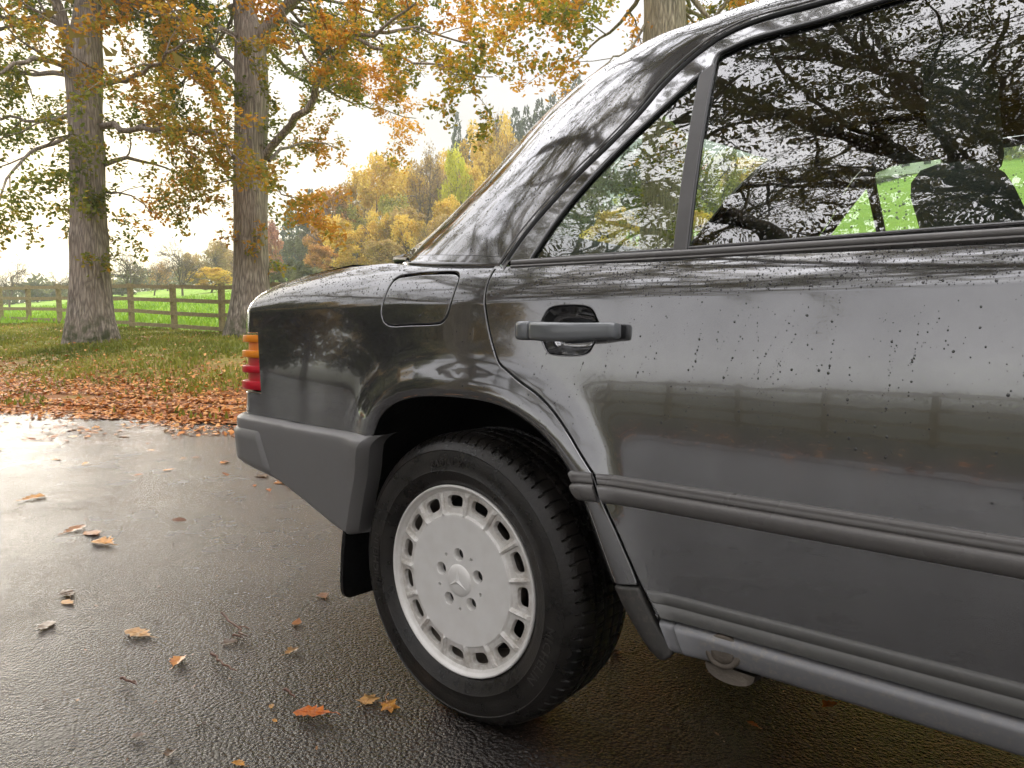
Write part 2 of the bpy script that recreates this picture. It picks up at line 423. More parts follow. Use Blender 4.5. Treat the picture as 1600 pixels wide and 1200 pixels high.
def mat_asphalt():
    s = NT('wet asphalt'); v = s.coord()
    stone = s.voronoi(v, 128, rnd=1.); stone2 = s.voronoi(v, 260); grain = s.noise(v, 420, 3, .6)
    patch = s.noise(v, .55, 5, .6); mid = s.noise(v, 4.5, 5, .65)
    cid = s.voronoi(v, 128, out='Color')
    tone = s.n('ShaderNodeRGBToBW'); s.l(cid, tone.inputs[0])
    col = s.mix(s.rng(tone.outputs[0], .2, .9, 0, 1), (.010, .0076, .0064), (.032, .0250, .021))
    col = s.mix(s.rng(s.voronoi(v, 38, out='Distance'), 0, .05, .5, 0), col, (.12, .10, .085))
    col = s.mix(s.rng(mid, .45, .75, 0, .6), col, (.026, .020, .016))
    rough = s.math('ADD', s.rng(patch, .35, .65, .13, .24), s.rng(mid, .3, .7, -.03, .10))
    h = s.math('ADD', s.math('MULTIPLY', s.math('SUBTRACT', 1, stone), 1.0), s.math('MULTIPLY', s.math('SUBTRACT', 1, stone2), .35))
    h = s.math('ADD', h, s.math('MULTIPLY', grain, .45))
    h = s.math('MULTIPLY', h, s.rng(s.noise(v, 2.3, 4, .6), .3, .7, .55, 1.25))
    n = s.bump(h, .0052)
    b = s.bsdf(Base_Color=col, Roughness=rough, IOR=1.5, Coat_Weight=.45, Coat_Roughness=.12, Coat_IOR=1.33); s.l(n, b.inputs['Normal']); s.l(s.bump(h, .0024), b.inputs['Coat Normal'])
    return s.done(b)
def mat_bark(name, a, b_, moss=True):
    s = NT(name); v = s.coord()
    w = s.mapping(v, (1, 1, .16))
    ridg = s.noise(w, 15, 7, .68, 1.0); vor = s.voronoi(s.mapping(v, (1, 1, .10)), 19, feature='DISTANCE_TO_EDGE')
    h = s.math('ADD', s.math('MULTIPLY', ridg, 1.0), s.math('MULTIPLY', s.rng(vor, 0, .3, 0, 1), .35))
    col = s.mix(s.rng(h, .45, .95, 0, 1), tuple(x*.45 for x in a), b_)
    col = s.mix(s.rng(s.noise(v, 1.3, 5), .4, .7, 0, .7), col, a)
    if moss:
        z = s.n('ShaderNodeSeparateXYZ'); s.l(v, z.inputs[0])
        f = s.math('MULTIPLY', s.rng(z.outputs['Z'], .05, .95, 1, .08), s.rng(s.noise(v, 5, 5), .42, .62, 0, 1))
        col = s.mix(f, col, (.045, .060, .014))
    b = s.bsdf(Base_Color=col, Roughness=.85); s.l(s.bump(h, .035), b.inputs['Normal']); return s.done(b)
def mat_leaf(name, stops, trans=.45, rough=.45, noise_scale=None):
    s = NT(name); f = s.attr('rnd')
    col = s.ramp(f, stops)
    b = s.bsdf(Base_Color=col, Roughness=rough, Specular_IOR_Level=.35)
    t = s.n('ShaderNodeBsdfTranslucent'); s.l(s.mix(1, col, (1.0, .93, .6), 'MULTIPLY'), t.inputs[0])
    m = s.n('ShaderNodeMixShader'); m.inputs[0].default_value = trans; s.l(b.outputs[0], m.inputs[1]); s.l(t.outputs[0], m.inputs[2])
    return s.done(m)
def mat_verge(dull=False):
    s = NT('leaf strewn turf'); v = s.coord(); d = s.attr('edge')
    n1 = s.noise(v, 1.1, 6, .62); n2 = s.noise(v, 14, 5, .6)
    f = s.rng(s.math('ADD', d, s.rng(n1, .3, .7, -1.9, 1.9)), .6, 4.6, 0, 1)
    grass = s.mix(s.rng(n2, .3, .7, 0, 1), (.13, .135, .026), (.28, .27, .058))
    soil = s.mix(s.rng(n2, .3, .7, 0, 1), (.14, .060, .026), (.32, .145, .058))
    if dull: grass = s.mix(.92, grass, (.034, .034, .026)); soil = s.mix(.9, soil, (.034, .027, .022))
    b = s.bsdf(Base_Color=s.mix(f, soil, grass), Roughness=.85, Specular_IOR_Level=.2); s.l(s.bump(n2, .03), b.inputs['Normal']); return s.done(b)
def mat_field():
    s = NT('pasture grass'); v = s.coord()
    n1 = s.noise(v, .18, 5, .6); n2 = s.noise(v, 3.5, 6, .7)
    c = s.mix(s.rng(n2, .3, .72, 0, 1), (.17, .30, .030), (.32, .50, .060))
    c = s.mix(s.rng(n1, .42, .62, 0, .5), c, (.36, .50, .08))
    b = s.bsdf(Base_Color=c, Roughness=.8, Specular_IOR_Level=.2); s.l(s.bump(n2, .25), b.inputs['Normal']); return s.done(b)
def mat_wood():
    s = NT('weathered fence wood'); v = s.coord()
    g = s.noise(s.mapping(v, (6, 6, 6)), 2.2, 6, .7)
    b = s.bsdf(Base_Color=s.mix(s.rng(g, .3, .7, 0, 1), (.20, .155, .08), (.38, .31, .17)), Roughness=.75); s.l(s.bump(g, .01), b.inputs['Normal']); return s.done(b)
def mat_rim():
    s = NT('silver wheel lacquer'); v = s.coord()
    sx = s.n('ShaderNodeSeparateXYZ'); s.l(v, sx.inputs[0]); rad = s.math('SQRT', s.math('ADD', s.math('MULTIPLY', sx.outputs['X'], sx.outputs['X']), s.math('MULTIPLY', sx.outputs['Z'], sx.outputs['Z'])))
    ring = s.math('MULTIPLY', s.rng(rad, .140, .158, 0, 1), s.rng(rad, .186, .198, 1, .15))
    grime = s.math('MULTIPLY', ring, s.rng(s.noise(v, 38, 6, .7), .35, .68, .12, .85))
    lac = s.mix(s.rng(s.noise(v, 25, 5), .4, .8, 0, .4), (.93, .91, .88), (.74, .70, .65))
    b = s.bsdf(Base_Color=s.mix(grime, lac, (.42, .37, .31)), Metallic=.08, Roughness=.30, Coat_Weight=.3, Coat_Roughness=.2)
    s.l(s.bump(s.noise(v, 600, 2), .0003), b.inputs['Normal']); return s.done(b)
def mat_rubber():
    s = NT('wet tyre rubber'); v = s.coord(); n = s.noise(v, 16, 6, .65)
    b = s.bsdf(Base_Color=s.mix(s.rng(n, .35, .75, 0, 1), (.007, .0065, .006), (.034, .029, .025)), Roughness=s.rng(n, .3, .7, .20, .42))
    s.l(s.bump(s.noise(v, 260, 4), .0008), b.inputs['Normal']); return s.done(b)
def mat_trim(name, a, dirt, rough=.38, amount=.5):
    s = NT(name); v = s.coord()
    sp = s.noise(v, 90, 4, .7); z = s.noise(v, 5, 5, .6)
    c = s.mix(s.math('MULTIPLY', s.rng(sp, .5, .72, 0, 1), s.rng(z, .35, .65, 0, amount)), a, dirt)
    b = s.bsdf(Base_Color=c, Roughness=s.rng(z, .3, .7, rough-.06, rough+.12)); s.l(s.bump(s.noise(v, 900, 2), .00015), b.inputs['Normal']); return s.done(b)
M = dict(
    paint=mat_paint(), glass=mat_glass(), water=mat_water(), asphalt=mat_asphalt(), verge=mat_verge(), verge_dull=mat_verge(True), field=mat_field(), wood=mat_wood(),
    rim=mat_rim(), rubber=mat_rubber(),
    letter=simple('scuffed raised rubber', (.040,.036,.032), .42, var=.4),
    bark_a=mat_bark('furrowed oak bark', (.31, .25, .205), (.54, .465, .39)), bark_pale=mat_bark('pale mossy bark', (.27, .235, .14), (.46, .41, .28), False), bark_far=simple('distant bark', (.14, .105, .08), .9, var=.3),
    bumper=mat_trim('grey bumper plastic', (.20, .193, .19), (.29, .275, .25), .38, .25),
    cladding=mat_trim('grey side cladding', (.15, .148, .142), (.27, .25, .225), .36, .35),
    sill=mat_trim('muddy sill plastic', (.25, .25, .26), (.38, .34, .29), .40, .9),
    muddy=mat_trim('gritty arch end plastic', (.060, .057, .053), (.17, .145, .12), .55, 1.),
    moulding=mat_trim('dark rubber moulding', (.155, .147, .142), (.24, .22, .195), .24, .3),
    black=simple('black plastic', (.012, .012, .012), .35), seal=simple('black rubber seal', (.010, .010, .010), .30),
    flap=simple('glossy black mud flap', (.006, .006, .006), .22, bump_scale=30, bump_d=.003),
    liner=simple('wheel arch underseal', (.004, .0036, .0033), .9, bump_scale=60, bump_d=.004, var=.5, Specular_IOR_Level=.15),
    handle=simple('grey handle plastic', (.17, .18, .19), .28, Coat_Weight=.8, Coat_Roughness=.08),
    bar=simple('dark anodised division bar', (.085, .080, .078), .40, var=.2),
    amber=simple('amber lamp plastic', (.95, .30, .02), .30, Specular_IOR_Level=.25),
    red=simple('red lamp plastic', (.62, .012, .03), .30, Specular_IOR_Level=.25),
    disc=simple('rusty brake disc', (.17, .145, .12), .55, .3, var=.5, bump_scale=40), hub=simple('dark hub iron', (.012,.011,.010), .7),
    barrel=simple('brake dusted wheel barrel', (.30, .26, .22), .6, .1, var=.5),
    chrome=simple('bright metal', (.7,.7,.7), .15, 1.), fabric=simple('dark seat cloth', (.050, .058, .058), .9, bump_scale=400, bump_d=.001),
    lining=simple('pale headlining', (.30, .31, .29), .9), carpet=simple('black carpet', (.015, .015, .015), .95),
    jack=simple('muddy jacking point', (.15, .125, .10), .7, var=.6, bump_scale=120, bump_d=.002),
    oak_leaf=mat_leaf('oak leaves turning', [(0, (.14, .18, .03)), (.40, (.30, .30, .05)), (.64, (.50, .34, .045)), (.85, (.60, .28, .04)), (1, (.68, .36, .06))], .66),
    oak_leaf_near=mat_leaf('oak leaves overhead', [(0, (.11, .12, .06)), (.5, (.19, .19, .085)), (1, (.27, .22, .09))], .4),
    oak_leaf_green=mat_leaf('oak leaves olive', [(0, (.12, .17, .035)), (.45, (.26, .29, .05)), (.78, (.46, .35, .055)), (1, (.58, .31, .05))], .66),
    litter=mat_leaf('fallen leaf litter', [(0, (.13, .046, .014)), (.3, (.38, .125, .028)), (.65, (.56, .215, .045)), (1, (.64, .33, .10))], .15, .4),
    grass=mat_leaf('grass blades', [(0, (.085, .12, .018)), (.5, (.21, .24, .036)), (1, (.42, .40, .09))], .4),
    field_grass=mat_leaf('pasture blades', [(0, (.14, .26, .025)), (.5, (.26, .44, .045)), (1, (.42, .60, .10))], .4),
)
def far_leaf(name, a, b): return mat_leaf(name, [(0, tuple(x*.6 for x in a)), (.5, a), (1, b)], .45, .6)
M.update(
    far_gold=far_leaf('golden autumn leaves', (.66, .47, .09), (.82, .64, .16)), far_orange=far_leaf('orange autumn leaves', (.64, .34, .10), (.76, .47, .16)),
    far_lime=far_leaf('lime yellow leaves', (.58, .58, .05), (.74, .74, .10)), far_brown=far_leaf('buff brown leaves', (.42, .30, .13), (.56, .43, .20)),
    far_pink=far_leaf('russet pink leaves', (.50, .21, .15), (.60, .30, .20)), far_fir=far_leaf('conifer needles', (.085, .115, .085), (.15, .19, .14)),
    far_green=far_leaf('yellow green leaves', (.36, .36, .08), (.52, .50, .13)), far_dark=far_leaf('dull green leaves', (.13, .14, .07), (.22, .22, .11)),
)
# ---------------------------------------------------------------- measured positions (metres)
TRUNK_A=[([-14.85,4.78,0.64],0.437),([-14.91,4.79,1.22],0.423),([-14.94,4.81,1.75],0.41),([-15.05,4.86,3.07],0.377),([-15.14,4.91,4.39],0.37),([-15.22,4.95,5.57],0.37),([-15.28,4.98,6.43],0.397),([-15.26,5.08,7.29],0.304),([-15.25,5.2,8.47],0.265),([-15.37,5.28,10.32],0.198),([-15.36,5.48,12.3],0.106)]
LIMBS_A=[([[-15.38,4.91,6.43],[-15.25,4.66,6.9],[-15.23,4.47,7.45],[-15.17,4.22,8.3],[-15.37,3.89,9.3]],0.17),([[-15.44,4.9,6.89],[-16.65,4.75,7.58],[-17.79,4.62,7.74],[-18.61,4.47,7.75],[-19.79,4.03,7.73]],0.1),([[-15.39,4.88,6.23],[-14.98,4.17,6.12],[-14.49,3.49,5.69],[-14.28,2.84,5.19]],0.09),([[-15.4,4.86,6.17],[-16.94,4.67,6.42],[-18.33,4.48,6.79],[-20.02,4.06,7.36]],0.08),([[-15.07,5.22,7.15],[-15.26,5.75,7.51],[-15.31,6.38,7.83],[-15.32,7.19,8.22]],0.08),([[-14.94,5.13,5.07],[-13.93,5.29,4.87],[-12.91,5.45,4.72],[-11.9,5.75,4.58],[-11.46,5.82,4.32],[-11.1,5.82,4.0]],0.085),([[-14.86,5.13,4.29],[-14.91,5.62,4.48],[-14.9,6.14,4.48],[-14.8,6.72,4.32]],0.07),([[-14.96,5.2,5.97],[-13.6,5.26,5.81],[-12.31,5.28,5.93],[-11.27,5.36,5.97]],0.08),([[-15.37,4.76,4.85],[-15.13,4.15,4.55],[-14.68,3.57,4.07],[-14.16,3.15,3.35],[-14.03,2.95,2.86]],0.06),([[-15.36,4.81,5.31],[-17.12,4.69,5.48],[-19,4.49,5.85],[-20.32,4.19,5.8]],0.07),([[-15.14,5.21,7.55],[-15.74,6.12,8.72],[-16.14,7.18,9.68],[-16.32,8.39,10.37]],0.11),([[-14.86,5.07,3.73],[-14.23,5.18,3.6],[-13.58,5.3,3.38],[-13.14,5.38,3.13]],0.035)]
TRUNK_B=[([-12.81,7.1,0.73],0.452),([-12.83,7.13,1.23],0.424),([-12.85,7.18,1.91],0.397),([-12.91,7.24,3.14],0.383),([-12.99,7.31,4.51],0.37),([-13.02,7.4,5.73],0.376),([-13.07,7.44,6.55],0.383),([-13.12,7.45,7.13],0.342),([-13.27,7.41,7.92],0.233),([-13.4,7.41,9.01],0.205),([-13.6,7.4,10.65],0.164),([-13.79,7.41,12.42],0.096)]
LIMBS_B=[([[-12.98,7.55,6.89],[-12.58,7.66,7.35],[-11.96,7.95,7.86],[-11.22,8.22,8.5],[-10.51,8.48,9.23]],0.19),([[-12.74,7.52,4.57],[-12.22,7.59,4.97],[-11.39,7.65,5.32],[-10.97,7.67,5.88],[-10.57,7.77,6.33],[-10.2,7.83,6.5],[-9.73,7.95,6.48],[-9.26,8.1,6.66],[-8.8,8.23,6.87]],0.115),([[-10.2,7.83,6.5],[-9.45,8.02,6.11],[-8.75,8.17,5.81],[-7.91,8.31,5.48],[-7.17,8.5,5.26]],0.05),([[-9.69,7.99,6.51],[-9.46,8.85,6.78],[-8.9,9.54,6.62],[-8.51,9.97,6.4]],0.05),([[-12.68,7.56,4.48],[-12.75,7.92,4.76],[-12.84,8.39,5.03],[-12.68,9.05,5.19],[-12.61,9.35,5.05]],0.06),([[-13.3,7.19,5.87],[-13.91,7.14,6.5],[-14.33,7.07,6.63],[-15,6.89,6.46],[-15.8,6.61,6.24],[-16.5,6.4,5.97]],0.05),([[-13.18,7.14,4.37],[-13.11,6.73,4.87],[-13.18,6.29,4.92],[-13.33,5.78,4.9]],0.05),([[-13.25,7.35,7.1],[-12.98,6.53,7.02],[-12.77,5.77,6.84],[-12.61,4.98,6.65]],0.08),([[-12.06,7.86,7.73],[-11.84,9.02,8.48],[-11.3,10.41,9.12],[-11.05,11.41,9.28],[-10.84,12.07,9.01]],0.09),([[-12.96,7.58,7.1],[-13.47,8.45,6.93],[-14,9.31,7.01],[-14.22,10.41,6.88],[-14.08,11.55,6.8],[-13.59,12.72,6.73]],0.06),([[-13.27,7.25,6.28],[-14.81,7.65,7.31],[-16.36,8.01,8.1],[-17.94,7.81,8.6]],0.07),([[-12.69,7.53,4.23],[-12.17,7.52,3.76],[-11.67,7.65,3.53],[-11.37,7.74,3.31]],0.03),([[-13.17,7.13,4.1],[-13.84,7.1,4.11],[-14.4,7.02,3.96],[-14.75,6.97,3.71]],0.03)]
TRUNK_C=[([-5.1,10.8,0.88],0.498),([-5.1,10.84,1.29],0.463),([-5.14,10.95,2.83],0.439),([-5.23,11.1,5.2],0.427),([-5.3,11.22,6.97],0.427),([-5.35,11.31,8.39],0.391),([-5.38,11.43,9.93],0.308),([-5.52,11.51,11.94],0.166)]
LIMBS_C=[([[-5.62,10.98,7.21],[-6.04,11.13,6.91],[-6.48,11.27,6.72],[-7.03,11.32,6.57],[-7.44,11.36,6.36]],0.06),([[-5.02,11.46,7.21],[-4.54,11.53,6.53],[-4.29,11.5,6.67],[-4.05,11.47,7.14]],0.08),([[-5.62,11.03,7.68],[-5.6,9.92,6.81],[-5.65,9.19,6.36],[-5.6,8.55,5.97]],0.07),([[-5.03,11.51,7.68],[-4.91,12.63,7.6],[-4.64,13.62,7.56],[-4.23,14.74,7.64]],0.08),([[-5.58,10.95,6.5],[-5.55,10.4,5.92],[-5.63,9.78,5.48],[-5.74,9.25,5.04]],0.035),([[-5.62,11.07,8.15],[-6.53,10.98,8.19],[-7.49,10.84,8.21],[-8.22,10.74,7.89]],0.07),([[-5.07,11.52,8.15],[-4.21,11.53,7.76],[-3.39,11.5,7.15],[-2.59,11.31,6.52]],0.09)]
FAR_TREES=[(-72.8,19.3,7.7,4,'bare'),(-84.2,26.9,7.8,4.1,'bare'),(-109,32.6,7.7,6.1,'dark'),(-62.3,25.2,8.6,5.2,'bare'),(-57,27.1,8.8,4.5,'bare'),(-71.2,31.1,8.4,4.5,'orange_bare'),(-89.6,35.5,8.1,7,'dark'),(-59,30.6,6.7,4.8,'gold'),(-83.3,44.7,12.6,4.8,'brown'),(-93,45.8,11.8,5.2,'brown'),(-95.5,43.7,10.7,6.1,'orange_bare'),(-66.5,41.6,12.9,3,'pink'),(-79.8,52.8,18.2,5.5,'fir'),(-80.4,56.2,20.2,6.2,'fir'),(-72.9,49.3,15.5,4.7,'dark'),(-45.3,28.9,6.4,2.8,'green'),(-42.3,28.7,5.9,3,'green'),(-57.4,42.5,15.3,7,'orange'),(-46.3,33.3,7.9,3.6,'orange'),(-55.6,46.5,19.3,7.9,'gold'),(-47.4,37.6,10.1,4.9,'gold'),(-53.7,50.7,21.3,7.4,'brown_bare'),(-45.5,41.8,12.1,6.2,'brown'),(-41.8,35.7,8.3,4.5,'brown'),(-45.1,47.3,18.4,3.4,'lime'),(-51.7,57.6,24.3,6.8,'orange_gold'),(-53.1,64.3,26.8,6.9,'orange_gold'),(-51.7,60.2,27,3.2,'birch'),(-68.7,72.4,31.9,4.7,'fir'),(-40,41,10.8,4.2,'brown'),(-59.9,77,32.1,7.2,'fir'),(-58.3,80.9,34.4,8.5,'fir'),(-57.9,86.4,38.6,9.7,'fir'),(-41.4,55.6,17.3,5.7,'gold'),(-39.3,62.5,20,7.4,'green'),(-37.2,66.8,21.2,8.3,'green'),(-34.9,71.3,22.4,8.5,'green_gold'),(-32.5,76,21.9,8,'green_gold'),(-30.1,80.5,21.7,8.2,'gold'),(-28.7,89.6,25.2,8.8,'green'),(-27.1,101.6,28.7,9.6,'brown'),(-57.5,52.8,19.8,6.8,'gold'),(-60.5,58.2,22.2,6.9,'brown'),(-61.9,54.4,20,6.7,'gold'),(-61.6,62.6,23.6,5.6,'orange_gold'),(-49.3,57,21.2,5.5,'gold'),(-50,61.6,23,5.8,'brown'),(-72.5,56.2,18.8,6.6,'brown'),(-66.9,47.7,14.6,4.4,'orange'),(-64.6,70.6,28.3,8.1,'fir'),(-66.7,79.2,32.5,8.2,'fir'),(-42.5,39,10.8,3.7,'gold'),(-42.9,43.9,13.2,4.5,'gold'),(-46.1,38.7,11.2,3.8,'orange_gold'),(-59.8,74.5,31.2,7.9,'fir'),(-58.5,78.1,33,8.5,'fir'),(-56.9,82,35.5,9.1,'fir'),(-49.4,43.8,14,5.4,'green_gold'),(-55.9,43.7,13.5,5.1,'green_gold'),(-38.3,37.2,9.6,3.9,'brown_bare'),(-45.9,49.3,16.3,4.3,'green_gold'),(-38.9,44.6,12.8,4.4,'brown_bare'),(-56.2,56.5,19.6,5.8,'brown'),(-68.3,54.4,19.9,6.3,'brown'),(-48.2,52.7,18.1,5.3,'gold'),(-50.3,37.8,11.5,4,'gold'),(-28.3,48,11,5.6,'gold'),(-25.4,55.7,11.2,6.6,'gold'),(-24.5,114.5,30.5,8.5,'green'),(-24.6,132.8,34,7.5,'gold'),(-17.8,130.6,36.4,12.3,'green'),(-10.8,136.5,38.4,12.3,'green_gold'),(-3.7,142.4,39.4,12.3,'green'),(-77.6,17.9,7.8,4.7,'bare'),(-99.7,36.3,10.4,5.9,'brown')]
HOUSE=[-22.88,131.79,25.21]
LOOSE=[[-0.244,-0.165],[-0.199,-0.057],[-0.148,-0.04],[-0.962,-0.228],[-0.716,-0.24],[-1.939,0.054],[-2.242,0.05],[-2.118,0.079],[-3.024,0.132],[-0.804,0.261],[-0.549,-0.023],[0.614,0.583],[0.51,0.397],[-0.208,-0.361],[-1.446,-0.24],[-1.369,-0.265],[-1.222,-0.37],[-0.346,-0.207],[-0.289,-0.234],[-2.385,1.129],[-2.623,1.158],[-0.722,-0.095],[0.372,0.266],[-0.345,-0.432],[-0.454,-0.442]]
TWIGS=[[[-0.694,-0.168],[-0.543,-0.181]],[[-0.381,-0.151],[-0.323,-0.161]],[[-0.728,-0.367],[-0.658,-0.36]],[[-0.916,-0.017],[-0.703,-0.06]],[[-0.745,-0.073],[-0.702,-0.069]]]
# ---------------------------------------------------------------- ground, road, verges, field
E0 = np.array([-4.70, 2.18]); EA = np.array([.9689, .2476]); EN = np.array([-.2476, .9689])
def smooth01(t): t = np.clip(t,0,1); return t*t*(3-2*t)
def vnoise(x, y, seed=0):
    x = np.asarray(x,float); y = np.asarray(y,float); xi = np.floor(x).astype(int); yi = np.floor(y).astype(int); fx = smooth01(x-xi); fy = smooth01(y-yi)
    def h(a,b): 
        n = (a*374761393+b*668265263+seed*1442695041) & 0x7fffffff; n = (n ^ (n >> 13))*1274126177 & 0x7fffffff; return ((n ^ (n >> 16)) & 0xffff)/65535.
    return (h(xi,yi)*(1-fx)+h(xi+1,yi)*fx)*(1-fy)+(h(xi,yi+1)*(1-fx)+h(xi+1,yi+1)*fx)*fy
_azk = np.radians([-180,-120,-100,-75,-62,-49,-26,-9,20,45,75,100,120,180]); _kk = np.array([-.006,-.004,.012,.037,.074,.117,.165,.235,.22,.16,.06,.0,-.006,-.006])
def terrain(x, y):
    x = np.asarray(x,float); y = np.asarray(y,float)
    s = (x-E0[0])*EN[0]+(y-E0[1])*EN[1]
    d = np.hypot(x-1, y+1); az = np.arctan2(x-1, y+1)
    k = np.interp(az, _azk, _kk)
    far = np.interp(s, [-60,-16,-13,-9.2,-8.4,0,.4,1.2,3,5,8.5], [-.30,-.30,-.24,-.04,0,0,.035,.12,.36,.60,.80])
    run = np.where(d < 135, np.maximum(0,d-20), 115+(d-135)*.15*np.exp(-(d-135)/400))
    z = far+k*run*(1+0*d)
    b = (vnoise(x*.9,y*.9,1)-.5)*.10+(vnoise(x*2.6,y*2.6,2)-.5)*.05
    off = np.minimum(smooth01((s-.15)/1.5)+smooth01((-8.6-s)/1.5), 1)
    return z+b*off*(.5+np.minimum(d/40,2)*.5)
def sl_to_xy(l, s): return E0[0]+l*EA[0]+s*EN[0], E0[1]+l*EA[1]+s*EN[1]
def ground_strip(name, ls, ss, mat, lift=0., edge=None, flat=False):
    L, Sx = np.meshgrid(ls, ss, indexing='ij'); x, y = sl_to_xy(L, Sx); z = np.zeros_like(x) if flat else terrain(x,y)+lift
    V, F = grid(np.stack([x,y,z],-1)); a = {'edge': (np.abs(Sx-edge) if edge is not None else Sx).ravel()}
    o = make(name, V, F, mat, None, True, None, a); return tag(o, kind='structure')
near = np.concatenate([-np.geomspace(500,32,14), np.linspace(-30,34,161), np.geomspace(36,500,14)])
ground_strip('road', near, np.array([-9.0,-6,-3,-1.5,0,.30]), M['asphalt'], flat=True)
ground_strip('grass_verge', near, np.concatenate([[.10,.2,.3],np.linspace(.4,9.2,60)]), M['verge'], .006, 0.)
ground_strip('opposite_verge', near, np.concatenate([-np.geomspace(640,50,14), np.linspace(-46,-8.4,60)]), M['verge_dull'], .006, -8.4)
# the open field and hill, a polar sheet that reaches the horizon
rr = np.concatenate([np.linspace(6,60,60), np.linspace(63,180,50), np.geomspace(190,900,22)]); aa = np.linspace(0, 2*pi, 241)
R_, A_ = np.meshgrid(rr, aa, indexing='ij'); fx = 1+R_*np.sin(A_); fy = -1+R_*np.cos(A_); fz = terrain(fx, fy)
fs = (fx-E0[0])*EN[0]+(fy-E0[1])*EN[1]
fz = np.where((fs > -635) & (fs < 8.8), fz-.35-.3*smooth01(np.minimum(fs+635, 8.8-fs)/3), fz)
V, F = grid(np.stack([fx,fy,fz],-1)); tag(make('field', V, F[:, ::-1], M['field']), kind='structure')

# ---------------------------------------------------------------- leaves and blades as geometry
LEAF8 = np.array([(0,0,0),(.16,.22,.03),(.30,.36,.06),(.20,.55,.05),(.27,.74,.05),(0,1.0,-.06),(-.27,.70,.05),(-.20,.52,.05),(-.30,.34,.06),(-.15,.2,.03)])
LEAF8F = np.array([(0,1,9),(1,2,8),(1,8,9),(2,3,7),(2,7,8),(3,4,6),(3,6,7),(4,5,6)])
LEAF6 = np.array([(0,0,0),(.22,.30,.04),(.27,.66,.05),(0,1.0,-.05),(-.27,.70,.05),(-.22,.33,.04)]); LEAF6F = np.array([(0,1,5),(1,2,4),(1,4,5),(2,3,4)])
LEAF3 = np.array([(-.05,0,0),(.34,.55,.05),(-.22,1.0,-.03)]); LEAF3F = np.array([(0,1,2)])
LEAF4 = np.array([(0,0,0),(.30,.42,.06),(0,1,-.04),(-.30,.42,.06)]); LEAF4F = np.array([(0,1,2),(0,2,3)])
OAKLEAF = np.array([(0,0),(.05,.10),(.17,.16),(.12,.27),(.27,.33),(.19,.45),(.33,.54),(.22,.64),(.27,.78),(.13,.84),(0,1.0)])
def scatter(points, size, templ, tf, normals=None, tilt=1.2, rng=RNG, rnd=None):
    n = len(points); T = templ-np.array([0,.45,0])
    # random frame: tilt the leaf plane away from up by a random amount
    az = rng.uniform(0,2*pi,n); tl = np.abs(rng.normal(0,tilt,n)); sp = rng.uniform(0,2*pi,n)
    nz = np.stack([np.sin(tl)*np.cos(az), np.sin(tl)*np.sin(az), np.cos(tl)],-1)
    ref = np.where(np.abs(nz[:,2:3])<.9, np.array([[0,0,1.]]), np.array([[1.,0,0]])); a = np.cross(ref,nz); a /= np.linalg.norm(a,axis=1,keepdims=True); b = np.cross(nz,a)
    u = a*np.cos(sp)[:,None]+b*np.sin(sp)[:,None]; v = -a*np.sin(sp)[:,None]+b*np.cos(sp)[:,None]
    sz = np.broadcast_to(size,(n,)); curl = rng.uniform(-1.5,2.5,n)
    P = points[:,None]+sz[:,None,None]*(T[None,:,0:1]*u[:,None]+T[None,:,1:2]*v[:,None]+T[None,:,2:3]*curl[:,None,None]*nz[:,None])
    F = (tf[None]+(np.arange(n)*len(T))[:,None,None]).reshape(-1,3)
    r = (rng.uniform(0,1,n) if rnd is None else rnd); return P.reshape(-1,3), F, np.repeat(r, len(T))
def clumpy(P, scale, seed, spread=.35, rng=RNG):
    a = (vnoise(P[:,0]*scale, P[:,1]*scale+P[:,2]*scale*.7, seed)+vnoise(P[:,2]*scale+9, P[:,0]*scale*.6-P[:,1]*scale, seed+3))/2
    return np.clip((a-.5)*2.3+.5+rng.normal(0,spread*.5,len(P)), 0, 1)

# ---------------------------------------------------------------- the big oaks
def trunk_mesh(pts, rad, sides=36, seed=0, flare=.32):
    rng = np.random.default_rng(seed); P = smooth_curve(np.array(pts), .16)
    d0 = np.concatenate([[0],np.cumsum(np.linalg.norm(np.diff(np.array(pts),axis=0),axis=1))]); d1 = np.concatenate([[0],np.cumsum(np.linalg.norm(np.diff(P,axis=0),axis=1))])
    r = np.interp(d1/d1[-1], d0/d0[-1], rad); th = np.linspace(0,2*pi,sides,endpoint=False)
    H, T = np.meshgrid(d1, th, indexing='ij')
    n = (vnoise(np.cos(T)*2.2+10, np.sin(T)*2.2+H*.5+seed, 5)-.5)*.16+(vnoise(np.cos(T)*6+H*.2+20, np.sin(T)*6+H*1.9, 6+seed)-.5)*.09
    root = flare*np.exp(-H/.42)*(1+.55*np.cos(5*T+seed))+.16*np.exp(-H/1.1)
    ring = .05*np.exp(-((H-rng.uniform(2.0,3.4))/.16)**2)+.05*np.exp(-((H-rng.uniform(3.6,5.5))/.2)**2)
    R = r[:,None]*.87*(1+n+root+ring)
    X = np.stack([P[:,None,0]+R*np.cos(T), P[:,None,1]+R*np.sin(T), P[:,None,2]-.25*np.exp(-H/.15)+0*T],-1)
    return grid(X, close_m=True)
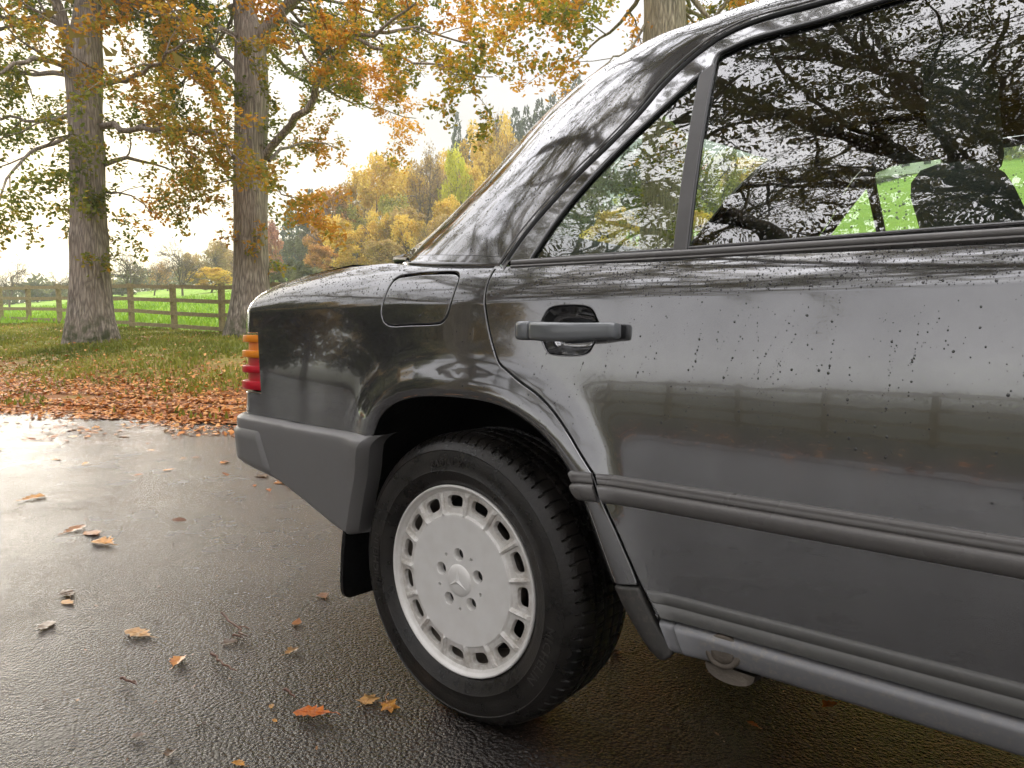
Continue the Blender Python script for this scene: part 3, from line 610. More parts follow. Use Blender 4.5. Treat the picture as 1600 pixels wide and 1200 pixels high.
def grow(path, r0, lvl, mb, leafpts, rng, spec, along=True):
    path = np.asarray(path,float); L = np.linalg.norm(np.diff(path,axis=0),axis=1).sum()
    rads = np.linspace(r0, max(r0*.22,.004), len(path))
    if r0 > .006: mb.add(*tube(path, rads, 9 if lvl==0 else (5 if lvl==1 else 4), cap=False))
    d = np.concatenate([[0],np.cumsum(np.linalg.norm(np.diff(path,axis=0),axis=1))])
    def at(t):
        q = np.array([np.interp(t*L,d,path[:,i]) for i in range(3)]); q2 = np.array([np.interp(min(1,t+.03)*L,d,path[:,i]) for i in range(3)]); q1 = np.array([np.interp(max(0,t-.03)*L,d,path[:,i]) for i in range(3)])
        g = q2-q1; return q, g/max(np.linalg.norm(g),1e-9)
    if lvl >= 2:
        k = max(3, int(L/.085))
        for t in np.linspace(.18,1,k): leafpts.append(at(t)[0])
        return
    gap, length, start = spec[lvl]
    k = max(2, int(L*(1-start)/gap))
    for i in range(k):
        t = start+(1-start)*(i+rng.uniform(0,1))/k
        p, g = at(min(t,1)); a = np.cross(g, rng.normal(0,1,3)); a /= max(np.linalg.norm(a),1e-9)
        if lvl == 0: a[2] *= .6
        ang = radians(rng.uniform(32,72)); dr = g*cos(ang)+a*sin(ang); dr[2] += (.10 if lvl==0 else -.12); dr /= np.linalg.norm(dr)
        ln = length*rng.uniform(.55,1.25)*(1.15-.45*t); n = 5 if lvl==0 else 4; q = [p]; dd = dr.copy()
        for _ in range(n):
            dd = dd+rng.normal(0,.20,3); dd[2] -= .05; dd /= np.linalg.norm(dd); q.append(q[-1]+dd*ln/n)
        q = np.array(q)
        rr0 = min(np.interp(t,[0,1],[r0,r0*.22])*.55, .045 if lvl==0 else .014)
        grow(q, rr0, lvl+1, mb, leafpts, rng, spec)
def oak(name, label, trunk, limbs, leafmat, seed, extra=10, dens=4, leaf=(.075,.12), spec=((.48,1.9,.22),(.27,.75,.15)), tufts=True, crown_r=5.2, templ=None, bark='bark_a'):
    rng = np.random.default_rng(seed)
    pts = [t[0] for t in trunk]; rad = [t[1] for t in trunk]; base = np.array(pts[0])
    base[2] = float(terrain(base[0],base[1])); pts[0] = tuple(base)
    root = tag(empty(name, tuple(base)), label, 'tree', None)
    mb = MB(); mb.add(*trunk_mesh(np.array(pts)-base, rad, seed=seed))
    lp = []; all_limbs = [(np.array(p)-base, r*(.78 if tufts else 1)) for p, r in limbs]
    P = np.array(pts)-base; top = P[-1][2]
    for i in range(extra):                                             # limbs on the sides and higher up
        h = rng.uniform(.52,.98); q = np.array([np.interp(h*top, P[:,2], P[:,k]) for k in range(3)]); az = 2*pi*(i+rng.uniform(0,.8))/extra*1.618
        ln = crown_r*rng.uniform(.65,1.05)*(1.25-.65*h); up = rng.uniform(.1,.55); pth = [q]; dr = np.array([cos(az),sin(az),up])
        for k in range(7): dr = dr+rng.normal(0,.13,3); dr[2] -= .05; dr /= np.linalg.norm(dr); pth.append(pth[-1]+dr*ln/7)
        all_limbs.append((np.array(pth), .12*(1.2-h)))
    for p, r in all_limbs:
        p = smooth_curve(p,.35); p[1:-1] += rng.normal(0,.03,(len(p)-2,3)); n0 = len(lp)
        grow(p, r, 0, mb, lp, rng, spec)
    if tufts:
        for i in range(26):
            h = rng.uniform(.12,.5); q = np.array([np.interp(h*top,P[:,2],P[:,k]) for k in range(3)]); az = rng.uniform(0,2*pi); r_ = np.interp(h*top,P[:,2],rad)
            q = q+np.array([cos(az),sin(az),0])*r_; e = q+np.array([cos(az)*.35,sin(az)*.35,rng.uniform(-.1,.25)])
            grow(np.linspace(q,e,4), .008, 2, mb, lp, rng, spec)
    mb.build('trunk', M[bark], root)
    lp = np.array(lp); pts_ = np.repeat(lp, dens, 0)+rng.normal(0,.085,(len(lp)*dens,3))
    rnd = clumpy(pts_+base, .55, seed, .5, rng)
    V, F, r = scatter(pts_, rng.uniform(*leaf, len(pts_)), *(templ or (LEAF8, LEAF8F)), tilt=1.0, rng=rng, rnd=rnd)
    make('crown', V, F, leafmat, root, False, None, {'rnd': r}); return root, len(pts_)
oak_a, na = oak('oak_tree', 'tall oak with straight furrowed trunk standing left of the other oak before the fence', TRUNK_A, LIMBS_A, M['oak_leaf_green'], 3, extra=18, dens=12)
oak_b, nb = oak('oak_tree', 'forked oak turning orange whose trunk stands just behind the boot of the car', TRUNK_B, LIMBS_B, M['oak_leaf'], 5, extra=14, dens=12, crown_r=4.5)
oak_c, nc = oak('oak_tree', 'oak trunk with yellow leaves rising behind the roof of the car', TRUNK_C, LIMBS_C, M['oak_leaf'], 8, extra=7, dens=9, bark='bark_pale', crown_r=3.6)
# the row of oaks on the near side of the road, which the car's flank and windows mirror
def stand_oak(src, x, y, rot, sc, label, lean=0.):
    c = copy_tree(src); c.location = (x, y, float(terrain(x,y))-.05); c.rotation_euler = (0, 0, rot); c.scale = (sc, sc, sc); c['label'] = label; c['group'] = 'oaks on the near side of the road'; return c
def side_limbs(seed, n, z0, z1, ln0, ln1):
    rng = np.random.default_rng(seed); out = []
    for i in range(n):
        z = z0+(z1-z0)*(i+rng.uniform(0,.6))/n; az = i*2.4+rng.uniform(-.4,.4); ln = (ln0+(ln1-ln0)*i/n)*rng.uniform(.8,1.1); d = np.array([cos(az),sin(az),.22+.5*i/n]); p = [np.array([2.2,-5.4,z])]
        for k in range(8): d = d+rng.normal(0,.10,3); d[2] -= .03; d /= np.linalg.norm(d); p.append(p[-1]+d*ln/8)
        out.append((p, .17*(1-.6*i/n)))
    for i in range(8):
        az = radians(rng.uniform(55,165)); d = np.array([cos(az),sin(az),.42]); p = [np.array([2.2,-5.4,4.5+.6*i])]
        for k in range(8): d = d+rng.normal(0,.09,3); d[2] -= .02; d /= np.linalg.norm(d); p.append(p[-1]+d*1.15)
        out.append((p, .13))
    return out
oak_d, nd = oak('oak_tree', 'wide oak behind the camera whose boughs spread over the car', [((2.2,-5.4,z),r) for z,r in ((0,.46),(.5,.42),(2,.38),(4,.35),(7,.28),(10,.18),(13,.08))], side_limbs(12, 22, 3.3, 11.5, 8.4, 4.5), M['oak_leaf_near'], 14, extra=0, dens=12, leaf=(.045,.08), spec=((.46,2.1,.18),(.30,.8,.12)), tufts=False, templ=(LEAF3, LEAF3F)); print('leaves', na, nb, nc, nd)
oak_d['group'] = 'oaks on the near side of the road'
stand_oak(oak_d, -9.2, -8.8, 3.6, 1.05, 'wide oak behind the car mirrored in its rear flank')
stand_oak(oak_d, 13.0, -9.0, 4.0, 1.0, 'wide oak ahead of the car on the near side of the road')

# ---------------------------------------------------------------- fences
def fence(name, label, p0, dvec, t0, t1, pitch, base=None):
    d = np.array(dvec)/np.hypot(*dvec); nrm = np.array([-d[1], d[0]]); rng = np.random.default_rng(4)
    o0 = np.array(p0)+d*t0; root = tag(empty(name, (o0[0],o0[1],float(terrain(*o0)))), label, 'fence'); org = np.array([o0[0],o0[1],float(terrain(*o0))])
    ts = np.arange(t0, t1+.01, pitch); ang = math.atan2(d[1], d[0])
    import bmesh
    def plank(nm, sx, sy, sz, loc, rot, tilt=0):
        V, F = box(-sx/2,sx/2,-sy/2,sy/2,-sz/2,sz/2)
        o = make(nm, V, F, M['wood'], root, False); o.location = tuple(np.array(loc)-org); o.rotation_euler = (tilt, rot[1], rot[0]); return o
    pz = []
    for t in ts:
        q = np.array(p0)+d*t; z = float(terrain(*q)); pz.append(z)
        plank('post', .13, .11, 1.72, (q[0],q[1],z+1.25-.86+rng.normal(0,.008)), (ang+rng.normal(0,.02),0), rng.normal(0,.012))
    for i in range(len(ts)-1):
        qa = np.array(p0)+d*ts[i]; qb = np.array(p0)+d*ts[i+1]; m = (qa+qb)/2+nrm*(.075)
        for h in (.13,.47,.81,1.16):
            za = pz[i]+h+rng.normal(0,.008); zb = pz[i+1]+h+rng.normal(0,.008); L = math.hypot(np.linalg.norm(qb-qa), zb-za)
            plank('rail', L-.006, .038, .10, (m[0],m[1],(za+zb)/2), (ang, -math.atan2(zb-za, np.linalg.norm(qb-qa))))
    return root
fence('post_and_rail_fence', 'weathered four rail wooden fence between the oaks and the green field', (-16.04,8.10), (-.9945,-.1044), -17, 46.2, 2.1)
fence('post_and_rail_fence', 'wooden rail fence behind the camera mirrored in the rear door', (1.0,-13.3), EA, -23.1, 29.4, 2.1)

# ---------------------------------------------------------------- far trees, each a thing with trunk and crown
def round_crown(seed, n=5200, lobes=40, size=.034, ragged=.75, low=.12):
    rng = np.random.default_rng(seed); c = []
    for i in range(lobes):
        z = rng.uniform(.16,.90); w = .43*math.sqrt(max(.05,1-((z-.52)/.50)**2)); a = rng.uniform(0,2*pi); q = rng.uniform(.2,.85)*w; c.append((q*cos(a),q*sin(a),z,rng.uniform(.055,.125)))
    c = np.array(c); k = rng.integers(0,lobes,n); dr = rng.normal(0,1,(n,3)); dr /= np.linalg.norm(dr,axis=1,keepdims=True)
    P = c[k,:3]+dr*(c[k,3]*rng.uniform(.35,1.12,n)**ragged)[:,None]; P[:,2] = np.maximum(P[:,2], low+rng.uniform(0,.06,n))
    return P, rng
def fine_twigs(seed, n_l=9, levels=3, thick=.016, spread=.55, droop=0., up=.9):
    rng = np.random.default_rng(seed); mb = MB(); tips = []
    def rec(p, d, ln, r, lv):
        q = [p]; dd = d.copy(); n = 4
        for _ in range(n): dd = dd+rng.normal(0,.17,3); dd[2] += .04-droop*lv; dd /= np.linalg.norm(dd); q.append(q[-1]+dd*ln/n)
        mb.add(*tube(np.array(q), np.linspace(r,r*.35,n+1), 3 if lv else 6, cap=False))
        if lv >= levels: tips.extend(q[1:]); return
        for i in range(n_l if lv==0 else 5):
            t = rng.uniform(.25,1); k = min(n-1,int(t*n)); s = q[k]+(q[k+1]-q[k])*(t*n-k); a = np.cross(dd, rng.normal(0,1,3)); a /= np.linalg.norm(a)
            an = radians(rng.uniform(25,60)); rec(s, dd*cos(an)+a*sin(an)*spread*1.6, ln*rng.uniform(.45,.68), r*.5, lv+1)
    rec(np.array([0,0,-.02]), np.array([0,0,1.]), .42, thick, 0); V = np.concatenate(mb.V); h = V[:,2].max(); w = np.abs(V[:,:2]).max()
    mb.V = [np.stack([v[:,0]/w*.5, v[:,1]/w*.5, v[:,2]/h],-1) for v in mb.V]; tips = np.array(tips); tips = np.stack([tips[:,0]/w*.5,tips[:,1]/w*.5,tips[:,2]/h],-1)
    return mb, tips, rng
def tree_kind(kind):
    """two meshes of unit height and unit width: trunk, crown"""
    sd = sum(map(ord, kind))
    if kind == 'fir':
        rng = np.random.default_rng(sd); n = 3400; z = 1-rng.uniform(0,1,n)**.62*.93; a = rng.uniform(0,2*pi,n); tier = np.abs(np.mod(z*13,1)-.5); r = (1-z)**.52*.5*rng.uniform(.25,1,n)**.5*(.62+.6*tier)
        P = np.stack([r*np.cos(a), r*np.sin(a), z-.22*r],-1); V,F,q = scatter(P, rng.uniform(.03,.065,n), LEAF4, LEAF4F, tilt=1.5, rng=rng, rnd=clumpy(P,5,sd,.5,rng))
        t = MB(); t.add(*tube([(0,0,-.03),(0,0,.5),(0,0,.84)], [.014,.009,.001], 7)); tv = t.arrays()
        return mesh_data('trunk', tv[0], tv[1], M['bark_far']), mesh_data('crown', V, F, M['far_fir'], False, None, {'rnd': q})
    if kind in ('bare','orange_bare','brown_bare','birch'):
        mb, tips, rng = fine_twigs(sd, 10 if kind!='birch' else 13, 4, .018 if kind!='birch' else .012, .7 if kind!='birch' else .42)
        tv = mb.arrays(); k = {'bare': 250, 'orange_bare': 1300, 'brown_bare': 2600, 'birch': 500}[kind]
        P = tips[rng.integers(0,len(tips),k)]+rng.normal(0,.012,(k,3)); m = {'bare':'far_brown','orange_bare':'far_orange','brown_bare':'far_brown','birch':'far_orange'}[kind]
        V,F,q = scatter(P, rng.uniform(.015,.032,k), LEAF4, LEAF4F, rng=rng); return mesh_data('trunk', tv[0], tv[1], M['bark_far']), mesh_data('crown', V, F, M[m], False, None, {'rnd': q})
    P, rng = round_crown(sd, 7600 if kind!='lime' else 6200); m = {'gold':'far_gold','orange':'far_orange','orange_gold':'far_gold','lime':'far_lime','brown':'far_brown','pink':'far_pink','green':'far_dark','green_gold':'far_green','dark':'far_dark'}[kind]
    V,F,q = scatter(P, rng.uniform(.024,.050,len(P)), LEAF4, LEAF4F, rng=rng, rnd=clumpy(P,4.5,sd,.55,rng))
    mb, _, _ = fine_twigs(sd+1, 8, 2, .022, .6); tv = mb.arrays(); tv = (tv[0]*np.array([.8,.8,.85]), tv[1])
    return mesh_data('trunk', tv[0], tv[1], M['bark_far']), mesh_data('crown', V, F, M[m], False, None, {'rnd': q})
KINDS = {}
WORDS = {'fir': 'dark pointed conifer in the far wood', 'bare': 'bare spreading tree beyond the field', 'orange_bare': 'thin tree with few orange leaves', 'brown_bare': 'twiggy brown tree in the far wood',
         'birch': 'slender pale birch with few leaves before the conifers', 'gold': 'golden tree in the far wood', 'orange': 'orange tree at the far wood edge', 'orange_gold': 'tall golden orange tree in the far wood', 'lime': 'bright lime yellow tree beside the roof pillar',
         'brown': 'buff brown bush in the far wood', 'pink': 'russet pink tree right of the forked oak', 'green': 'dull green tree in the far wood', 'green_gold': 'yellow green tree behind the car', 'dark': 'grey green tree beyond the field'}
CAT = {'fir': 'conifer'}
rngf = np.random.default_rng(77)
far_n = {}; az_of = lambda r_: math.atan2(r_[0]-1.01, r_[1]+1.03)
for r_ in FAR_TREES: far_n.setdefault(r_[4], []).append(az_of(r_))
ORD = ['leftmost','second','third','fourth','fifth','sixth','seventh','eighth','ninth','tenth','eleventh','twelfth','thirteenth','fourteenth','fifteenth','sixteenth','seventeenth','eighteenth']
def far_label(r_):
    l = sorted(far_n[r_[4]]); n = len(l); i = l.index(az_of(r_)); w = WORDS[r_[4]]
    if n == 1: return w
    return w+', '+('leftmost of its kind' if i == 0 else 'rightmost of its kind' if i == n-1 else ORD[i]+' of its kind from the left')
for (x, y, ztop, w, k) in FAR_TREES:
    if k not in KINDS: KINDS[k] = tree_kind(k)
    zb = float(terrain(x,y)); h = max(ztop-zb, 2.0)
    root = tag(empty({'fir':'conifer'}.get(k,'autumn_tree'), (x,y,zb-.1)), far_label((x,y,ztop,w,k)), CAT.get(k,'tree'), ('%s trees beyond the field' % k.replace('_',' ')) if len(far_n[k]) > 1 else None)
    root.rotation_euler = (0,0,rngf.uniform(0,6.28)); root.scale = (w*1.08, w*1.08, h)
    obj('trunk', KINDS[k][0], root); obj('crown', KINDS[k][1], root)
# low far hedge and wood behind everything, one mass
def mass(name, arc, d0, d1, n, hmax, mat, seed, size=(.5,1.1)):
    rng = np.random.default_rng(seed); a = np.radians(rng.uniform(arc[0],arc[1],n)); d = rng.uniform(d0,d1,n); x = 1+d*np.sin(a); y = -1+d*np.cos(a)
    hh = hmax*(.35+.65*vnoise(a*40,d*.05,seed)); z = terrain(x,y)+hh*rng.uniform(0,1,n)**.8
    V,F,q = scatter(np.stack([x,y,z],-1), rng.uniform(*size,n), LEAF4, LEAF4F, rng=rng, rnd=clumpy(np.stack([x,y,z],-1),.12,seed,.5,rng)); return tag(make(name, V, F, mat, None, False, None, {'rnd': q}), kind='stuff')
mass('distant_wood', (-62,-30), 105, 125, 16000, 6.5, M['far_brown'], 5)
mass('hill_wood', (-31,24), 128, 165, 26000, 13, M['far_green'], 6, (.6,1.3))
mass('valley_hedge', (95,265), 210, 260, 16000, 6, M['far_dark'], 7, (.8,1.6))
mass('distant_hedge', (-100,-60), 120, 150, 12000, 4.5, M['far_dark'], 8, (.5,1.1))

for (x, y, h, w, k, lab) in [(-21,-7.5,9,9,'dark','dense dark tree far behind the car mirrored in its rear flank'),(-25,-12,11,10,'brown','brown tree far behind the car mirrored in its rear flank'),(-19,-14,8,8,'dark','second dense dark tree mirrored in the rear flank'),(-30,-9,12,12,'green','green tree at the far bend of the road behind the car'),(-17,-17,7,8,'brown','low brown tree by the fence mirrored behind the wheel'),(-38,-15,15,14,'dark','tall dark tree beyond the near fence behind the car'),(-34,-24,13,13,'brown','tall brown tree beyond the near fence behind the car'),(-46,-8,15,15,'dark','tall dark tree standing over the far bend of the road'),(-27,-19,12,11,'dark','dark tree beyond the low brown tree by the near fence')]:
    zb = float(terrain(x,y)); root = tag(empty('autumn_tree', (x,y,zb-.6)), lab, 'tree'); root.scale = (w,w,h); root.rotation_euler = (0,0,x*1.7)
    obj('trunk', KINDS[k][0], root); obj('crown', KINDS[k][1], root)
# the pale house on the hill, seen through the car
hx, hy = -20.5, 117.0; hz = float(terrain(hx,hy))-.3
house = tag(empty('house', (hx,hy,hz)), 'small white house on the hillside seen through the car windows', 'house')
house.rotation_euler = (0,0,radians(12))
M['render'] = simple('white render', (.78,.77,.74), .8, var=.06); M['slate'] = simple('slate roof', (.09,.085,.09), .6, var=.3); M['pane'] = simple('dark window pane', (.03,.035,.04), .08); M['white'] = simple('white gloss paint', (.8,.8,.8), .4)
V,F = box(-4.2,4.2,-3,3,0,4.9); make('wall', V, F, M['render'], house, False)
V = np.array([(-4.5,-3.3,4.9),(4.5,-3.3,4.9),(4.5,3.3,4.9),(-4.5,3.3,4.9),(-4.5,0,7.2),(4.5,0,7.2)],float); rf = make('roof', V, [np.array([(0,1,5,4),(2,3,4,5),(0,3,2,1)]), np.array([(0,4,3),(1,2,5)])], M['slate'], house, False)
V,F = box(2.6,3.4,-.4,.4,6.2,8.2); make('chimney', V, F, M['render'], rf, False)
for wx in (-2.6,0,2.6):
    for wz in (1.0,3.2):
        V,F = box(wx-.55,wx+.55,-3.06,-3.0,wz,wz+1.15); wo = make('window', V, F, M['white'], house, False)
        V,F = box(wx-.45,wx+.45,-3.09,-3.062,wz+.1,wz+1.05); make('pane', V, F, M['pane'], wo, False)

# ---------------------------------------------------------------- grass and leaf litter
def blades(name, n, lr, sr, size, mat, seed, dens=None, cl=.5):
    rng = np.random.default_rng(seed); l = rng.uniform(lr[0],lr[1],n); s = sr[0]+(sr[1]-sr[0])*rng.uniform(0,1,n)
    if dens is not None:
        m = rng.uniform(0,1,n) < dens(l,s); l, s = l[m], s[m]
    x,y = sl_to_xy(l,s); n = len(x); z = terrain(x,y); a = rng.uniform(0,2*pi,n); h = size*rng.uniform(.5,1.3,n)*(.6+.8*vnoise(x*1.3,y*1.3,seed)); w = h*.16+.002; ln = rng.uniform(.1,.75,n)*h; ba = rng.uniform(0,2*pi,n)
    B = np.stack([x,y,z],-1); ca = np.stack([np.cos(a),np.sin(a),0*a],-1)*w[:,None]; lean = np.stack([np.cos(ba)*ln,np.sin(ba)*ln,h],-1)
    mid = B+lean*np.array([.38,.38,.62]); V = np.stack([B-ca,B+ca,mid+ca*.7,mid-ca*.7,B+lean],1).reshape(-1,3); o = np.arange(n)*5
    F4 = np.stack([o,o+1,o+2,o+3],-1); F3 = np.stack([o+3,o+2,o+4],-1); r = np.clip(vnoise(x*.8,y*.8,seed+2)*.7+rng.uniform(0,.45,n)-.05,0,1)
    return tag(make(name, V, [F4,F3], mat, None, False, None, {'rnd': np.repeat(r,5)}), kind='stuff')
patch = lambda l, s: np.clip((s-1.0+(vnoise(l*.9,s*.9,9)-.5)*5.5)/2.6, .02, 1)
blades('verge_grass', 120000, (-22,16), (.15,9.0), .075, M['grass'], 3, patch)
blades('pasture_grass', 60000, (-48,20), (9.0,34), .20, M['field_grass'], 4, lambda l,s: np.clip(1.25-(s-9)/26,0,1))
def litter(name, n, lr, s_fun, seed, size=(.035,.08), lift=.010, tilt=.36):
    rng = np.random.default_rng(seed); l = rng.uniform(lr[0],lr[1],n); s = s_fun(rng, n); s = s+((vnoise(l*.9,l*0+3,seed)-.5)*.7+(vnoise(l*3.1,l*0+8,seed)-.5)*.35)*(s < .8)*(s > -1.5); s = np.where((s < .8) & (s > -1.5), s-.10, s); x,y = sl_to_xy(l,s); x, y = x, y; z = np.where(s < .1, 0, terrain(x,y))+lift+rng.uniform(0,.03,n)*(s>.3)
    V,F,q = scatter(np.stack([x,y,z],-1), rng.uniform(*size,n), LEAF6, LEAF6F, tilt=tilt, rng=rng); return tag(make(name, V, F, M['litter'], None, False, None, {'rnd': q}), kind='stuff')
def s_dense(rng, n):
    s = np.abs(rng.normal(0,1.25,n))+rng.uniform(-.16,.1,n); return s
litter('leaf_litter', 62000, (-24,14), s_dense, 21)
litter('leaf_litter', 9000, (-24,14), lambda r,n: r.uniform(-.12,.75,n), 27, (.035,.08))
litter('leaf_litter_on_grass', 6500, (-24,14), lambda r,n: r.uniform(1.2,8.5,n), 22, lift=.045)
litter('wet_leaves_on_road', 1900, (-22,6), lambda r,n: -.06-np.abs(r.normal(0,.75,n))*r.uniform(.2,1.6,n), 23, (.035,.085), .007, .12)
litter('opposite_leaf_litter', 900, (-14,22), lambda r,n: -8.4-np.abs(r.normal(0,1.6,n)), 24, (.08,.13), .01)
# ---------------------------------------------------------------- outlines of the car panels, (u, v) on their surface
CAR = {
 'arch':[[-0.2494,0.5836],[-0.2369,0.6127],[-0.2179,0.6392],[-0.1875,0.6612],[-0.1456,0.6778],[-0.0945,0.6881],[-0.0391,0.6926],[0.0154,0.6937],[0.0676,0.6927],[0.1135,0.6886],[0.1495,0.681],[0.1802,0.6705],[0.2102,0.6571],[0.2398,0.6397],[0.2674,0.6171],[0.2906,0.5928],[0.31,0.5697],[0.3301,0.5371],[0.353,0.4884],[0.3745,0.4377],[0.3935,0.3943],[0.4139,0.3566],[0.4351,0.3253],[0.4524,0.3026],[0.4665,0.2878],[0.4803,0.277]],
'shut':[[0.491,0.3491],[0.4828,0.3548],[0.4713,0.3744],[0.4556,0.4001],[0.4354,0.4369],[0.4103,0.4848],[0.3816,0.5364],[0.3639,0.577],[0.3527,0.5909],[0.3308,0.6175],[0.3038,0.6512],[0.2668,0.6889],[0.2282,0.7171],[0.1941,0.734],[0.1587,0.754],[0.1321,0.7708],[0.1156,0.7981],[0.1003,0.8379],[0.0905,0.8741],[0.085,0.9006],[0.0857,0.9192],[0.0944,0.9366],[0.0994,0.9399]],
'pillar_base':[[0.1004,0.9383],[-0.0242,0.9436],[-0.1357,0.9526],[-0.2132,0.9624]],
'deck_gap':[[-0.2628,0.9698],[-0.3158,0.9716],[-0.3919,0.9754],[-0.4921,0.9829]],
'flap':[[-0.1964,0.9348],[-0.1269,0.9361],[-0.0698,0.9351],[-0.0257,0.9335],[-0.0112,0.9317],[-0.0037,0.9275],[-0.0012,0.9188],[-0.0081,0.8925],[-0.0177,0.8654],[-0.0262,0.8558],[-0.0374,0.8499],[-0.0549,0.848],[-0.1347,0.8466],[-0.2028,0.8463],[-0.2214,0.8537],[-0.2289,0.8625],[-0.2335,0.8757],[-0.2319,0.8902],[-0.229,0.9024],[-0.2212,0.9199],[-0.2132,0.929]],
'lamp_edge':[[-0.8132,0.8308],[-0.8128,0.8235],[-0.8012,0.751],[-0.7897,0.6789],[-0.7858,0.6682]],
'bump_top':[[-0.8587,0.5916],[-0.6686,0.5929],[-0.4771,0.588],[-0.2687,0.5786]],
'belt':[[0.0994,0.9399],[0.1824,0.9398],[0.4916,0.9329],[0.5136,0.9344],[0.7292,0.9321],[0.9515,0.9297]],
'door_low':[[0.491,0.3491],[0.6249,0.3563],[0.7203,0.3556],[0.8374,0.3548],[0.9769,0.3583]],
'clad_top':[[0.4616,0.3978],[0.7198,0.3965],[0.9765,0.3998]],
'clad_line':[[0.4674,0.3798],[0.72,0.3802],[0.9773,0.382]],
'sill_top':[[0.5138,0.3479],[0.6644,0.3524],[0.8375,0.3536],[0.9786,0.3473]],
'sill_low':[[0.5313,0.3045],[0.6642,0.307],[0.8384,0.3083],[0.9789,0.3076]],
'mould_top':[[0.3638,0.5826],[0.5593,0.5841],[0.9689,0.5787]],
'mould_low':[[0.3804,0.534],[0.5605,0.5381],[0.9711,0.5297]],
'mould_groove':[[0.3707,0.5665],[0.9698,0.5596]],
'stub':[[0.3124,0.5842],[0.3545,0.5837],[0.3764,0.5356],[0.3406,0.5359],[0.3241,0.5486]],
'recess_up':[[0.2304,0.8481],[0.244,0.8692],[0.2576,0.8752],[0.3232,0.8748],[0.3386,0.8691],[0.3519,0.8481]],
'recess_lo':[[0.3486,0.8168],[0.3369,0.7976],[0.3245,0.7919],[0.2593,0.7916],[0.2474,0.7961],[0.2333,0.818]],
'handle_y-.03':[[0.1997,0.8502],[0.2383,0.8487],[0.4185,0.8449],[0.4201,0.8193],[0.3794,0.8174],[0.2586,0.8155],[0.2012,0.8163],[0.2383,0.8165]],
'gutter':[[0.1083,0.9611],[0.1412,1.0213],[0.1967,1.0959],[0.2396,1.1459],[0.2899,1.198],[0.3343,1.2533],[0.3616,1.2985],[0.4044,1.347],[0.4504,1.3811],[0.4987,1.3973],[0.5493,1.4015],[0.6227,1.3998]],
'qglass':[[0.1783,0.9682],[0.2103,1.0342],[0.2593,1.1098],[0.3273,1.1909],[0.3941,1.2618],[0.4368,1.3041],[0.44,1.306],[0.4415,1.2987],[0.4847,0.9571]],
'mglass':[[0.5047,0.9588],[0.4644,1.3158],[0.4633,1.3328],[0.4674,1.3442],[0.4817,1.3498],[0.5197,1.359],[0.5695,1.3609],[0.6311,1.3605],[0.6966,1.364],[0.7297,1.3663]],
'mglass_low':[[0.5047,0.9588],[0.7285,0.9542],[0.9511,0.9499]],
'seam':[[-0.1752,1.0098],[0.1198,0.9851]],
'rear_sil':[[-0.3491,0.19,1.0211],[-0.2834,0.2063,1.0624],[-0.2095,0.2225,1.1107],[-0.1288,0.2388,1.1694],[-0.0528,0.255,1.2357],[0.0119,0.2688,1.2957],[0.0648,0.2825,1.3385],[0.1157,0.2963,1.3731],[0.1568,0.31,1.3979],[0.1971,0.3233,1.4167],[0.2517,0.3367,1.4354],[0.3335,0.35,1.4462],[0.3856,0.3583,1.4542],[0.487,0.3667,1.4636],[0.5272,0.375,1.4694]],
'corner_cap':[[-0.8648,0.03,0.5656],[-0.7448,0.03,0.5559],[-0.681,0.03,0.4328],[-0.8752,0.03,0.5031]],
'flap_mud':[[-0.345,0.0507,0.5008],[-0.345,0.0378,0.4633],[-0.345,0.0169,0.3883],[-0.345,0.0064,0.3433],[-0.345,-0.0019,0.2664],[-0.345,-0.0014,0.2029],[-0.345,0.0078,0.1858],[-0.345,0.0192,0.1792],[-0.345,0.0975,0.1755]],
'bump_edge':[[-0.2357,0.0,0.581],[-0.2623,0.0,0.5111],[-0.3303,0.0,0.3552],[-0.3426,0.0,0.353],[-0.2774,0.0,0.5574],[-0.2607,0.0,0.5756]],
'jack':[[0.5943,0.02,0.3194],[0.6119,0.02,0.3246],[0.5774,0.02,0.3164],[0.6459,0.02,0.301],[0.5895,0.02,0.2989]],
'end_plastic':[[0.3932,0.3932],[0.4511,0.4021],[0.4827,0.3469],[0.5142,0.3038],[0.4923,0.2788],[0.4803,0.277]]}
CAR = {k: np.array(v) for k, v in CAR.items()}
ARCH = np.vstack([CAR['arch'], [[.52,.25]]])
# ---------------------------------------------------------------- the car
car = tag(empty('car', (0,0,0)), 'dark charcoal four door saloon wet with rain, seen at its rear wheel and rear door', 'car')
cat_ = np.concatenate
mirrored = []
def both(o): mirrored.append(o); return o
lip = offset_poly(CAR['arch'], 0)  # rows of points that keep the wheel lip crisp
def arch_rows():
    A = smooth_curve(CAR['arch'], .012); t = np.gradient(A, axis=0); t /= np.linalg.norm(t,axis=1,keepdims=True); n = np.stack([-t[:,1], t[:,0]],-1)
    return np.vstack([A+n*d for d in (LIP-.004, LIP, LIP+.004, LIP+.012, LIP+.024, LIP+.04)])
def crease_rows(u0, u1): 
    u = np.arange(u0, u1, .014); return np.vstack([np.stack([u, np.full_like(u, ZCR+d)],-1) for d in (-.004, 0., .004)])
c = CAR; shut = smooth_curve(c['shut'], .012)
